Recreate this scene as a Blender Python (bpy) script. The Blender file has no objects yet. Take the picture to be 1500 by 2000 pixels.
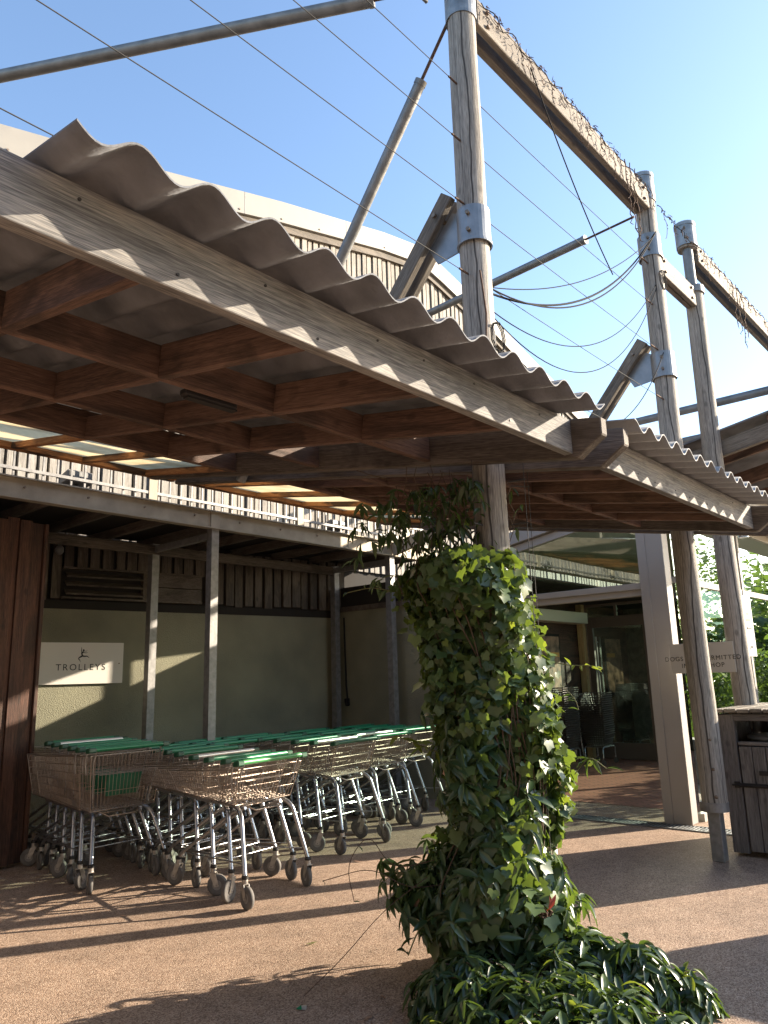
import bpy, bmesh, math, random
import numpy as np
from mathutils import Vector, Matrix
R = math.radians
rnd = random.Random(7)
S = bpy.context.scene
C = S.collection

# ------------------------------------------------------------------ camera, sky, sun, exposure
CAM_Z = 1.55
yaw, pitch, roll, fpx = R(41.22), R(12.5), R(-1.71), 1483.0
fh = Vector((math.cos(yaw), math.sin(yaw), 0)); rt = Vector((math.sin(yaw), -math.cos(yaw), 0)); up = Vector((0, 0, 1))
fw = fh*math.cos(pitch) + up*math.sin(pitch); uu = up*math.cos(pitch) - fh*math.sin(pitch)
r2 = rt*math.cos(roll) + uu*math.sin(roll); u2 = uu*math.cos(roll) - rt*math.sin(roll)
cd = bpy.data.cameras.new('camera'); cam = bpy.data.objects.new('camera', cd); C.objects.link(cam)
cam.matrix_world = Matrix(((r2.x, u2.x, -fw.x, 0), (r2.y, u2.y, -fw.y, 0), (r2.z, u2.z, -fw.z, CAM_Z), (0, 0, 0, 1)))
cd.sensor_fit = 'VERTICAL'; cd.sensor_height = 32.0; cd.sensor_width = 24.0
cd.lens = fpx/2000*32.0; cd.clip_start = 0.05; cd.clip_end = 2000
S.camera = cam
S.render.resolution_x, S.render.resolution_y = 768, 1024
SUN_EL, SUN_AZ = R(20.5), R(-30.0)
sun_dir = Vector((math.cos(SUN_AZ)*math.cos(SUN_EL), math.sin(SUN_AZ)*math.cos(SUN_EL), math.sin(SUN_EL)))
w = bpy.data.worlds.new('World'); S.world = w; w.use_nodes = True
nt = w.node_tree; bg = nt.nodes['Background']
sky = nt.nodes.new('ShaderNodeTexSky'); sky.sky_type = 'NISHITA'; sky.sun_disc = False
sky.sun_elevation = SUN_EL; sky.sun_rotation = math.pi/2 - SUN_AZ
sky.air_density = 1.0; sky.dust_density = 0.75; sky.ozone_density = 2.0
nt.links.new(sky.outputs[0], bg.inputs[0]); bg.inputs[1].default_value = 0.13
ld = bpy.data.lights.new('sun', 'SUN'); ld.energy = 5.0; ld.angle = R(0.5); ld.color = (1.0, 0.86, 0.68)
lo = bpy.data.objects.new('sun', ld); C.objects.link(lo); lo.rotation_euler = sun_dir.to_track_quat('Z', 'Y').to_euler()
lo.location = sun_dir*40
S.view_settings.view_transform = 'Standard'; S.view_settings.look = 'None'
S.view_settings.exposure = 1.62; S.view_settings.gamma = 1.0
S.cycles.max_bounces = 10; S.cycles.transparent_max_bounces = 16; S.cycles.diffuse_bounces = 5

# ------------------------------------------------------------------ materials
def newmat(name):
    m = bpy.data.materials.new(name); m.use_nodes = True
    n = m.node_tree.nodes; p = n['Principled BSDF']; return m, n, m.node_tree.links, p
def simple(name, col, rough=.6, metal=0., bump=0., bscale=60., var=0., vscale=8.):
    m, n, l, p = newmat(name)
    p.inputs['Base Color'].default_value = (*col, 1); p.inputs['Roughness'].default_value = rough; p.inputs['Metallic'].default_value = metal
    tc = n.new('ShaderNodeTexCoord')
    if var > 0:
        no = n.new('ShaderNodeTexNoise'); no.inputs['Scale'].default_value = vscale; no.inputs['Detail'].default_value = 6
        l.new(tc.outputs['Object'], no.inputs['Vector'])
        cr = n.new('ShaderNodeValToRGB'); cr.color_ramp.elements[0].position = .3; cr.color_ramp.elements[1].position = .72
        cr.color_ramp.elements[0].color = (*[c*(1-var) for c in col], 1); cr.color_ramp.elements[1].color = (*[min(1, c*(1+var)) for c in col], 1)
        l.new(no.outputs['Fac'], cr.inputs[0]); l.new(cr.outputs[0], p.inputs['Base Color'])
        mr = n.new('ShaderNodeMapRange'); mr.inputs[3].default_value = max(.05, rough-.12); mr.inputs[4].default_value = min(1, rough+.12)
        l.new(no.outputs['Fac'], mr.inputs[0]); l.new(mr.outputs[0], p.inputs['Roughness'])
    if bump > 0:
        nb = n.new('ShaderNodeTexNoise'); nb.inputs['Scale'].default_value = bscale; nb.inputs['Detail'].default_value = 4
        l.new(tc.outputs['Object'], nb.inputs['Vector'])
        b = n.new('ShaderNodeBump'); b.inputs['Strength'].default_value = bump; b.inputs['Distance'].default_value = .01
        l.new(nb.outputs['Fac'], b.inputs['Height']); l.new(b.outputs[0], p.inputs['Normal'])
    return m
CR1, CR2, CR3, CR4 = -1.5, -2.5, -1.3, 1.2
def wood(name, dark, mid, light, rough=.75, crack=False, knots=.5, stain=0., stain_col=(.02, .012, .008)):
    """grain runs along the local X axis of the object"""
    m, n, l, p = newmat(name)
    tc = n.new('ShaderNodeTexCoord'); oi = n.new('ShaderNodeObjectInfo')
    mul = n.new('ShaderNodeMath'); mul.operation = 'MULTIPLY'; mul.inputs[1].default_value = 57.3; l.new(oi.outputs['Random'], mul.inputs[0])
    cx = n.new('ShaderNodeCombineXYZ'); 
    for i in range(3): l.new(mul.outputs[0], cx.inputs[i])
    ad = n.new('ShaderNodeVectorMath'); ad.operation = 'ADD'; l.new(tc.outputs['Object'], ad.inputs[0]); l.new(cx.outputs[0], ad.inputs[1])
    def mapped(sc):
        v = n.new('ShaderNodeVectorMath'); v.operation = 'MULTIPLY'; v.inputs[1].default_value = sc; l.new(ad.outputs[0], v.inputs[0]); return v.outputs[0]
    def noise(sc, detail=5, dist=0.):
        t = n.new('ShaderNodeTexNoise'); t.inputs['Scale'].default_value = 1; t.inputs['Detail'].default_value = detail; t.inputs['Distortion'].default_value = dist
        l.new(mapped(sc), t.inputs['Vector']); return t.outputs['Fac']
    broad = noise((.8, 6, 6), 4, .5); streak = noise((3, 90, 90), 5, .3); fine = noise((14, 380, 380), 3)
    wv = n.new('ShaderNodeTexWave'); wv.wave_type = 'BANDS'; wv.bands_direction = 'DIAGONAL'; wv.inputs['Scale'].default_value = 1; wv.inputs['Distortion'].default_value = 7; wv.inputs['Detail'].default_value = 2
    wv.inputs['Detail Scale'].default_value = .7
    l.new(mapped((.9, 34, 34)), wv.inputs['Vector'])
    def mix(a, b, f):
        t = n.new('ShaderNodeMix'); t.data_type = 'FLOAT'; t.inputs[0].default_value = f; l.new(a, t.inputs[2]); l.new(b, t.inputs[3]); return t.outputs[0]
    g = mix(mix(broad, streak, .45), mix(fine, wv.outputs['Fac'], .06), .42)
    cr = n.new('ShaderNodeValToRGB'); e = cr.color_ramp.elements
    e[0].position = .40; e[0].color = (*dark, 1); e[1].position = .59; e[1].color = (*light, 1); q = e.new(.5); q.color = (*mid, 1)
    l.new(g, cr.inputs[0]); col = cr.outputs[0]
    def blend(col, fac, c2):
        t = n.new('ShaderNodeMix'); t.data_type = 'RGBA'; l.new(fac, t.inputs[0]); l.new(col, t.inputs[6]); t.inputs[7].default_value = (*c2, 1); return t.outputs[2]
    def ramp(x, a, b, va=1., vb=0.):
        t = n.new('ShaderNodeMapRange'); t.inputs[1].default_value = a; t.inputs[2].default_value = b; t.inputs[3].default_value = va; t.inputs[4].default_value = vb; l.new(x, t.inputs[0]); return t.outputs[0]
    if knots > 0:
        vo = n.new('ShaderNodeTexVoronoi'); vo.inputs['Scale'].default_value = 1; l.new(mapped((5, 9, 9)), vo.inputs['Vector'])
        sk = n.new('ShaderNodeSeparateColor'); l.new(vo.outputs['Color'], sk.inputs[0]); kk = n.new('ShaderNodeMath'); kk.operation = 'MULTIPLY'
        l.new(ramp(vo.outputs['Distance'], .10, .21, knots, 0.), kk.inputs[0]); l.new(ramp(sk.outputs[0], .55, .57, 0., 1.), kk.inputs[1]); col = blend(col, kk.outputs[0], tuple(c*.3 for c in dark))
    if stain > 0:
        s = noise((1.3, 4, 4), 5, 1.5)
        col = blend(col, ramp(s, .52, .62, 0., stain), stain_col)
    h = mix(streak, fine, .5)
    if crack:
        sp = n.new('ShaderNodeSeparateXYZ'); l.new(tc.outputs['Object'], sp.inputs[0])
        at = n.new('ShaderNodeMath'); at.operation = 'ARCTAN2'; l.new(sp.outputs[1], at.inputs[0]); l.new(sp.outputs[2], at.inputs[1])
        wn = noise((1.1, 0.01, 0.01), 3); 
        for k, (off, wd) in enumerate(((CR1, .055), (CR2, .028), (CR3, .02), (CR4, .014))):
            a2 = n.new('ShaderNodeMath'); a2.operation = 'SUBTRACT'; l.new(at.outputs[0], a2.inputs[0]); a2.inputs[1].default_value = off
            sc = n.new('ShaderNodeMath'); sc.operation = 'MULTIPLY_ADD'; l.new(wn, sc.inputs[0]); sc.inputs[1].default_value = 1.3 - .8*k*.5; l.new(a2.outputs[0], sc.inputs[2])
            ab = n.new('ShaderNodeMath'); ab.operation = 'ABSOLUTE'; l.new(sc.outputs[0], ab.inputs[0])
            col = blend(col, ramp(ab.outputs[0], wd*.5, wd*1.6, .92 - .15*k, 0.), (.018, .013, .01))
    l.new(col, p.inputs['Base Color']); p.inputs['Roughness'].default_value = rough
    b = n.new('ShaderNodeBump'); b.inputs['Strength'].default_value = .8; b.inputs['Distance'].default_value = .005
    l.new(h, b.inputs['Height']); l.new(b.outputs[0], p.inputs['Normal'])
    return m

M = {}
M['fascia'] = wood('weathered_timber', (.065, .062, .060), (.165, .158, .15), (.29, .268, .24), stain=.25, stain_col=(.05, .042, .036))
M['post'] = wood('weathered_log', (.14, .125, .105), (.27, .245, .21), (.39, .355, .31), crack=True)
M['beam'] = wood('sun_bleached_timber', (.08, .065, .05), (.15, .125, .097), (.22, .19, .15))
M['brown'] = wood('reddish_brown_timber', (.065, .036, .025), (.14, .078, .054), (.21, .122, .086), stain=.55)
M['amber'] = wood('water_stained_amber_timber', (.15, .06, .02), (.36, .16, .06), (.46, .25, .11), stain=.9)
M['panelwood'] = wood('red_brown_cladding', (.025, .011, .007), (.075, .033, .02), (.12, .055, .034), stain=.6)
M['oldclad'] = wood('old_grey_cladding', (.04, .033, .025), (.10, .08, .058), (.16, .13, .10), stain=.5)
M['tail'] = wood('grey_brown_beam', (.05, .038, .03), (.11, .088, .07), (.17, .14, .115), stain=.4)
M['greyclad'] = wood('silvered_board_cladding', (.11, .095, .08), (.25, .225, .19), (.37, .335, .29), knots=.2)
M['binwood'] = wood('bin_store_timber', (.06, .052, .048), (.135, .12, .11), (.21, .19, .175))
M['galv'] = simple('galvanised_steel', (.26, .27, .275), .5, .75, .1, 90, .28, 14)
M['galvpaint'] = simple('dusty_galvanised_beam', (.34, .30, .23), .62, .25, .12, 60, .22, 5)
M['shelterpost'] = simple('grey_galvanised_post', (.24, .235, .23), .55, .5, .1, 80, .25, 18)
M['tube'] = simple('grey_steel_tube', (.20, .20, .195), .5, .5, .12, 50, .25, 9)
M['fin'] = simple('galvanised_fin_plate', (.25, .26, .27), .45, .7, .05, 60, .2, 10)
M['rust'] = simple('rusty_steel', (.10, .055, .035), .8, .3, .3, 90, .4, 30)
M['bolt'] = simple('dull_bolt_steel', (.22, .17, .13), .5, .8, .1, 100, .3, 40)
M['cable'] = simple('black_cable', (.015, .015, .017), .85); M['cable'].node_tree.nodes['Principled BSDF'].inputs['Specular IOR Level'].default_value = .15
M['wirerope'] = simple('steel_wire_rope', (.05, .048, .045), .8, .1)
M['sheet'] = simple('fibre_cement_sheet', (.145, .152, .168), .8, 0, .3, 40, .38, 5)
M['sheetlight'] = simple('grey_fibre_cement_sheet', (.24, .245, .25), .75, 0, .2, 50, .16, 4)
M['flash'] = simple('cream_flashing', (.23, .218, .195), .55, 0, .05, 60, .06, 3)
M['white'] = simple('white_sign_board', (.70, .66, .60), .4)
M['ink'] = simple('black_lettering', (.012, .014, .013), .5)
M['greenink'] = simple('dark_green_lettering', (.02, .075, .05), .5)
M['beige'] = simple('beige_powder_coated_steel', (.34, .32, .30), .5, .1, .04, 60, .07, 2)
M['noticeboard'] = simple('beige_notice_board', (.46, .42, .355), .5)
M['frame'] = simple('beige_window_frame', (.36, .34, .315), .5, .1)
M['doorframe'] = simple('brown_door_frame', (.13, .10, .085), .5)
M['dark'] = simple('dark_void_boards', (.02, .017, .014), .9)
M['ceil'] = simple('cream_ceiling', (.22, .235, .17), .9, 0, .05, 30, .05, 2)
M['creamwall'] = simple('cream_interior_wall', (.55, .50, .40), .9)
M['blackiron'] = simple('black_iron', (.03, .026, .024), .6, .4)
M['green'] = simple('green_plastic_grip', (.01, .17, .075), .33)
M['greenlt'] = simple('lime_green_grip', (.07, .30, .10), .35)  # paler lime green, for one front handle
M['greendk'] = simple('dark_green_grip', (.008, .085, .045), .35)
M['silver'] = simple('bare_steel_grip', (.62, .60, .56), .3, .7)
M['capgreen'] = simple('dark_green_end_cap', (.01, .07, .035), .4)
M['chrome'] = simple('worn_zinc_tube', (.46, .46, .47), .3, .95, 0, 1, .12, 20)
M['basketwire'] = simple('tarnished_basket_wire', (.40, .33, .275), .38, .85)
M['rubber'] = simple('grey_rubber', (.13, .12, .11), .75, 0, .1, 80, .2, 20)
M['hub'] = simple('grey_plastic_hub', (.26, .24, .22), .6)
M['fork'] = simple('caster_fork_steel', (.45, .42, .38), .45, .8, .1, 60, .25, 30)
M['blackrub'] = simple('black_collar', (.02, .018, .017), .6)
M['seatgreen'] = simple('green_child_seat_panel', (.01, .14, .07), .4)
M['poster'] = simple('poster_paper', (.30, .17, .11), .6, 0, 0, 1, .9, 6)
M['orange'] = simple('orange_print', (.75, .36, .08), .6)
M['paper'] = simple('white_paper', (.78, .76, .74), .6)
M['light'] = simple('grey_light_housing', (.20, .19, .18), .5)
M['bark'] = simple('brown_stem', (.085, .055, .03), .8)
M['greenstem'] = simple('green_brown_stem', (.13, .13, .045), .7)
M['hedge'] = simple('tree_bark', (.06, .045, .03), .9)
M['basketdark'] = simple('dark_wire_basket', (.16, .15, .145), .4, .7)
M['yellowwood'] = wood('yellow_pine_post', (.30, .19, .08), (.50, .34, .16), (.62, .45, .24))

def render_mat():
    m, n, l, p = newmat('olive_render_wall'); tc = n.new('ShaderNodeTexCoord')
    no = n.new('ShaderNodeTexNoise'); no.inputs['Scale'].default_value = 1.2; no.inputs['Detail'].default_value = 5; l.new(tc.outputs['Object'], no.inputs['Vector'])
    cr = n.new('ShaderNodeValToRGB'); cr.color_ramp.elements[0].position = .3; cr.color_ramp.elements[1].position = .62; cr.color_ramp.elements[0].color = (.18, .173, .125, 1); cr.color_ramp.elements[1].color = (.27, .26, .18, 1); l.new(no.outputs['Fac'], cr.inputs[0]); l.new(cr.outputs[0], p.inputs['Base Color'])
    nb = n.new('ShaderNodeTexNoise'); nb.inputs['Scale'].default_value = 90; nb.inputs['Detail'].default_value = 5; l.new(tc.outputs['Object'], nb.inputs['Vector'])
    b = n.new('ShaderNodeBump'); b.inputs['Strength'].default_value = .7; b.inputs['Distance'].default_value = .012; l.new(nb.outputs['Fac'], b.inputs['Height']); l.new(b.outputs[0], p.inputs['Normal'])
    p.inputs['Roughness'].default_value = .9; return m
M['render'] = render_mat()
def ground_mat():
    m, n, l, p = newmat('resin_bound_gravel'); tc = n.new('ShaderNodeTexCoord')
    vo = n.new('ShaderNodeTexVoronoi'); vo.inputs['Scale'].default_value = 150; l.new(tc.outputs['Object'], vo.inputs['Vector'])
    sp = n.new('ShaderNodeSeparateColor'); l.new(vo.outputs['Color'], sp.inputs[0])
    cr = n.new('ShaderNodeValToRGB'); e = cr.color_ramp.elements
    e[0].position = 0; e[0].color = (.16, .10, .062, 1); e[1].position = 1; e[1].color = (.62, .475, .355, 1)
    for pos, c in ((.3, (.32, .21, .145)), (.6, (.42, .29, .205)), (.85, (.49, .355, .265))): q = e.new(pos); q.color = (*c, 1)
    l.new(sp.outputs[0], cr.inputs[0])
    no = n.new('ShaderNodeTexNoise'); no.inputs['Scale'].default_value = .7; no.inputs['Detail'].default_value = 7; l.new(tc.outputs['Object'], no.inputs['Vector'])
    mr = n.new('ShaderNodeMapRange'); mr.inputs[1].default_value = .3; mr.inputs[2].default_value = .7; mr.inputs[3].default_value = .74; mr.inputs[4].default_value = 1.0; l.new(no.outputs['Fac'], mr.inputs[0])
    n2 = n.new('ShaderNodeTexNoise'); n2.inputs['Scale'].default_value = 5; n2.inputs['Detail'].default_value = 8; n2.inputs['Roughness'].default_value = .65; l.new(tc.outputs['Object'], n2.inputs['Vector'])
    m2 = n.new('ShaderNodeMapRange'); m2.inputs[1].default_value = .3; m2.inputs[2].default_value = .75; m2.inputs[3].default_value = .74; m2.inputs[4].default_value = 1.14; l.new(n2.outputs['Fac'], m2.inputs[0])
    mm = n.new('ShaderNodeMath'); mm.operation = 'MULTIPLY'; l.new(mr.outputs[0], mm.inputs[0]); l.new(m2.outputs[0], mm.inputs[1])
    vm = n.new('ShaderNodeVectorMath'); vm.operation = 'SCALE'; l.new(cr.outputs[0], vm.inputs[0]); l.new(mm.outputs[0], vm.inputs['Scale'])
    l.new(vm.outputs[0], p.inputs['Base Color']); p.inputs['Roughness'].default_value = .85
    b = n.new('ShaderNodeBump'); b.inputs['Strength'].default_value = .8; b.inputs['Distance'].default_value = .003; b.invert = True
    l.new(vo.outputs['Distance'], b.inputs['Height']); l.new(b.outputs[0], p.inputs['Normal']); return m
M['ground'] = ground_mat()
def brick_mat():
    m, n, l, p = newmat('red_brick_pavers'); tc = n.new('ShaderNodeTexCoord')
    mp = n.new('ShaderNodeMapping'); mp.inputs['Rotation'].default_value = (0, 0, R(45)); l.new(tc.outputs['Object'], mp.inputs[0])
    br = n.new('ShaderNodeTexBrick'); br.inputs['Scale'].default_value = 1; br.inputs['Brick Width'].default_value = .2; br.inputs['Row Height'].default_value = .1; br.inputs['Mortar Size'].default_value = .006
    br.inputs['Color1'].default_value = (.46, .21, .15, 1); br.inputs['Color2'].default_value = (.36, .16, .12, 1); br.inputs['Mortar'].default_value = (.12, .08, .06, 1)
    l.new(mp.outputs[0], br.inputs['Vector']); l.new(br.outputs['Color'], p.inputs['Base Color']); p.inputs['Roughness'].default_value = .45
    b = n.new('ShaderNodeBump'); b.inputs['Strength'].default_value = .4; b.inputs['Distance'].default_value = .003; b.invert = True; l.new(br.outputs['Fac'], b.inputs['Height']); l.new(b.outputs[0], p.inputs['Normal']); return m
M['brick'] = brick_mat()
def glass_mat(name, tint, boost=1.6):
    m = bpy.data.materials.new(name); m.use_nodes = True; n = m.node_tree.nodes; l = m.node_tree.links
    n.remove(n['Principled BSDF']); out = n['Material Output']
    tr = n.new('ShaderNodeBsdfTransparent'); tr.inputs[0].default_value = (*tint, 1)
    gl = n.new('ShaderNodeBsdfGlossy'); gl.inputs['Roughness'].default_value = .015; gl.inputs[0].default_value = (.85, .97, .93, 1)
    tc = n.new('ShaderNodeTexCoord'); no = n.new('ShaderNodeTexNoise'); no.inputs['Scale'].default_value = 1.3; no.inputs['Detail'].default_value = 1; l.new(tc.outputs['Object'], no.inputs['Vector'])
    bp = n.new('ShaderNodeBump'); bp.inputs['Strength'].default_value = .12; bp.inputs['Distance'].default_value = .02; l.new(no.outputs['Fac'], bp.inputs['Height']); l.new(bp.outputs[0], gl.inputs['Normal'])
    ge = n.new('ShaderNodeNewGeometry'); dt = n.new('ShaderNodeVectorMath'); dt.operation = 'DOT_PRODUCT'; l.new(ge.outputs['Incoming'], dt.inputs[0]); l.new(ge.outputs['Normal'], dt.inputs[1])
    ab = n.new('ShaderNodeMath'); ab.operation = 'ABSOLUTE'; l.new(dt.outputs['Value'], ab.inputs[0]); om = n.new('ShaderNodeMath'); om.operation = 'SUBTRACT'; om.inputs[0].default_value = 1; l.new(ab.outputs[0], om.inputs[1])
    pw = n.new('ShaderNodeMath'); pw.operation = 'POWER'; pw.inputs[1].default_value = 5; l.new(om.outputs[0], pw.inputs[0]); fr = n.new('ShaderNodeMath'); fr.operation = 'MULTIPLY_ADD'; fr.inputs[1].default_value = .96; fr.inputs[2].default_value = .045; l.new(pw.outputs[0], fr.inputs[0])
    mu = n.new('ShaderNodeMath'); mu.operation = 'MULTIPLY'; mu.inputs[1].default_value = boost; mu.use_clamp = True; l.new(fr.outputs[0], mu.inputs[0])
    mx = n.new('ShaderNodeMixShader'); l.new(mu.outputs[0], mx.inputs[0]); l.new(tr.outputs[0], mx.inputs[1]); l.new(gl.outputs[0], mx.inputs[2]); l.new(mx.outputs[0], out.inputs[0]); return m
M['glass'] = glass_mat('clear_glass', (.90, .95, .92), 1.3)
M['doorglass'] = glass_mat('reflective_door_glass', (.62, .80, .72), 6.0)
M['southglass'] = glass_mat('teal_window_glass', (.62, .82, .75), 4.0)
M['tintglass'] = glass_mat('green_tinted_glass', (.70, .86, .79), 2.0)
def poly_mat():
    m = bpy.data.materials.new('ribbed_polycarbonate'); m.use_nodes = True; n = m.node_tree.nodes; l = m.node_tree.links
    n.remove(n['Principled BSDF']); out = n['Material Output']
    tc = n.new('ShaderNodeTexCoord'); wv = n.new('ShaderNodeTexWave'); wv.bands_direction = 'X'; wv.inputs['Scale'].default_value = 14; l.new(tc.outputs['Object'], wv.inputs['Vector'])
    no = n.new('ShaderNodeTexNoise'); no.inputs['Scale'].default_value = 2.5; no.inputs['Detail'].default_value = 6; l.new(tc.outputs['Object'], no.inputs['Vector'])
    cr = n.new('ShaderNodeValToRGB'); cr.color_ramp.elements[0].position = .32; cr.color_ramp.elements[0].color = (.44, .31, .16, 1); cr.color_ramp.elements[1].position = .55; cr.color_ramp.elements[1].color = (.70, .56, .33, 1); l.new(no.outputs['Fac'], cr.inputs[0])
    mul = n.new('ShaderNodeMix'); mul.data_type = 'RGBA'; mul.blend_type = 'MULTIPLY'; mul.inputs[0].default_value = .25; l.new(cr.outputs[0], mul.inputs[6]); l.new(wv.outputs['Color'], mul.inputs[7])
    t = n.new('ShaderNodeBsdfTranslucent'); l.new(mul.outputs[2], t.inputs[0])
    d = n.new('ShaderNodeBsdfTransparent'); d.inputs[0].default_value = (.8, .72, .55, 1)
    g = n.new('ShaderNodeBsdfGlossy'); g.inputs['Roughness'].default_value = .3
    m1 = n.new('ShaderNodeMixShader'); m1.inputs[0].default_value = .03; l.new(t.outputs[0], m1.inputs[1]); l.new(d.outputs[0], m1.inputs[2])
    m2 = n.new('ShaderNodeMixShader'); m2.inputs[0].default_value = .015; l.new(m1.outputs[0], m2.inputs[1]); l.new(g.outputs[0], m2.inputs[2]); l.new(m2.outputs[0], out.inputs[0]); return m
M['poly'] = poly_mat()
def leaf_mat(name, c0, c1, tr, rough=.36, trf=.28, spec=.5):
    m, n, l, p = newmat(name); at = n.new('ShaderNodeAttribute'); at.attribute_name = 'rnd'
    cr = n.new('ShaderNodeValToRGB'); cr.color_ramp.elements[0].color = (*c0, 1); cr.color_ramp.elements[1].color = (*c1, 1); l.new(at.outputs['Fac'], cr.inputs[0]); l.new(cr.outputs[0], p.inputs['Base Color'])
    p.inputs['Roughness'].default_value = rough; p.inputs['Specular IOR Level'].default_value = spec
    t = n.new('ShaderNodeBsdfTranslucent'); t.inputs[0].default_value = (*tr, 1)
    mx = n.new('ShaderNodeMixShader'); mx.inputs[0].default_value = trf; l.new(p.outputs[0], mx.inputs[1]); l.new(t.outputs[0], mx.inputs[2]); l.new(mx.outputs[0], n['Material Output'].inputs[0]); return m
M['ivy'] = leaf_mat('ivy_leaf', (.032, .064, .026), (.105, .155, .055), (.26, .37, .04), .34, .22)
M['ivyyoung'] = leaf_mat('young_ivy_leaf', (.075, .12, .025), (.15, .20, .045), (.34, .42, .04), .45, .34)
M['lance'] = leaf_mat('lance_leaf', (.022, .046, .022), (.07, .105, .042), (.20, .32, .04), .26, .18)
M['treeleaf'] = leaf_mat('tree_leaf', (.03, .05, .015), (.09, .12, .03), (.2, .3, .04), .5)

# ------------------------------------------------------------------ mesh helpers
class MB:
    def __init__(s): s.v = []; s.f = []; s.sm = []
    def add(s, vs, fs, smooth=False):
        o = len(s.v); s.v += [tuple(v) for v in vs]; s.f += [tuple(i+o for i in f) for f in fs]; s.sm += [smooth]*len(fs); return s
    def box(s, x0, x1, y0, y1, z0, z1):
        return s.add([(x0, y0, z0), (x1, y0, z0), (x1, y1, z0), (x0, y1, z0), (x0, y0, z1), (x1, y0, z1), (x1, y1, z1), (x0, y1, z1)],
                     [(3, 2, 1, 0), (4, 5, 6, 7), (0, 1, 5, 4), (1, 2, 6, 5), (2, 3, 7, 6), (3, 0, 4, 7)])
    def hexa(s, bottom, top):
        return s.add(list(bottom)+list(top), [(3, 2, 1, 0), (4, 5, 6, 7), (0, 1, 5, 4), (1, 2, 6, 5), (2, 3, 7, 6), (3, 0, 4, 7)])
    def prism(s, poly, d):
        """polygon extruded along d"""
        n = len(poly); d = Vector(d); a = [Vector(p) for p in poly]; b = [p+d for p in a]
        return s.add(a+b, [tuple(range(n))[::-1], tuple(range(n, 2*n))]+[(i, (i+1) % n, n+(i+1) % n, n+i) for i in range(n)])
    def tube(s, pts, r, seg=8, cap=True, smooth=True):
        pts = [Vector(p) for p in pts]; n = len(pts); rr = r if hasattr(r, '__len__') else [r]*n
        t0 = (pts[1]-pts[0]).normalized(); a = t0.orthogonal().normalized(); vs = []
        for i, p in enumerate(pts):
            t = (pts[min(i+1, n-1)]-pts[max(i-1, 0)]).normalized()
            a = (a - t*a.dot(t)).normalized(); b = t.cross(a)
            for k in range(seg):
                th = 2*math.pi*k/seg + math.pi/4; vs.append(p + (a*math.cos(th)+b*math.sin(th))*rr[i])
        fs = [(i*seg+k, i*seg+(k+1) % seg, (i+1)*seg+(k+1) % seg, (i+1)*seg+k) for i in range(n-1) for k in range(seg)]
        o = len(s.v); s.add(vs, fs, smooth)
        if cap: s.add([vs[k] for k in range(seg)]+[vs[(n-1)*seg+k] for k in range(seg)], [tuple(range(seg))[::-1], tuple(range(seg, 2*seg))])
        return s
    def cyl(s, p0, p1, r, seg=16): return s.tube([p0, p1], r, seg)
    def ring(s, c, z0, z1, r0, r1, seg=28):
        cx, cy = c; vs = []
        for (r, z) in ((r0, z0), (r1, z0), (r1, z1), (r0, z1)):
            for k in range(seg):
                th = 2*math.pi*k/seg; vs.append((cx+r*math.cos(th), cy+r*math.sin(th), z))
        fs = [(a*seg+k, a*seg+(k+1) % seg, ((a+1) % 4)*seg+(k+1) % seg, ((a+1) % 4)*seg+k) for a in range(4) for k in range(seg)]
        return s.add(vs, fs, False)
    def build(s, name, mat, parent=None, frame=None, bevel=0.):
        """vertices are given in world coordinates (or in the thing's own frame when the thing stands at the origin)"""
        me = bpy.data.meshes.new(name); PW = W.get(parent, Matrix.Identity(4)); wm = frame if frame is not None else PW; inv = wm.inverted()
        me.from_pydata([inv @ Vector(v) for v in s.v], [], s.f)
        me.polygons.foreach_set('use_smooth', s.sm); me.update()
        if bevel > 0:
            bm = bmesh.new(); bm.from_mesh(me); bmesh.ops.bevel(bm, geom=list(bm.edges), offset=bevel, segments=1, affect='EDGES', clamp_overlap=True); bm.to_mesh(me); bm.free()
        me.materials.append(M[mat] if isinstance(mat, str) else mat)
        o = bpy.data.objects.new(name, me); C.objects.link(o); o.parent = parent
        o.matrix_local = PW.inverted() @ wm; W[o] = wm.copy()
        return o
W = {}
def tag(o, label=None, cat=None, group=None, kind=None):
    for k, v in (('label', label), ('category', cat), ('group', group), ('kind', kind)):
        if v: o[k] = v
    return o
def thing(name, loc, label, cat, group=None):
    o = bpy.data.objects.new(name, None); C.objects.link(o); o.location = loc; o.empty_display_size = .1; W[o] = Matrix.Translation(Vector(loc))
    return tag(o, label, cat, group)
def struct(name, mb, mat): return tag(mb.build(name, mat), kind='structure')
def frame_of(p0, p1, upv=(0, 0, 1)):
    p0 = Vector(p0); p1 = Vector(p1); x = (p1-p0).normalized(); u = Vector(upv)
    if abs(x.dot(u)) > .98: u = Vector((0, 1, 0))
    y = u.cross(x).normalized(); z = x.cross(y); m = Matrix((x, y, z)).transposed().to_4x4(); m.translation = (p0+p1)/2; return m, (p1-p0).length
def member(name, p0, p1, wd, ht, mat, parent=None, upv=(0, 0, 1), bevel=.004, cuts=0, wob=0.):
    """timber of section wd (sideways) x ht (upwards) whose centre line runs p0-p1; grain along local X"""
    fr, L = frame_of(p0, p1, upv); m = MB(); m.box(-L/2, L/2, -wd/2, wd/2, -ht/2, ht/2)
    me = MB(); me.v = [fr @ Vector(v) for v in m.v]; me.f = m.f; me.sm = m.sm
    return me.build(name, mat, parent, fr, bevel)
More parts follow.
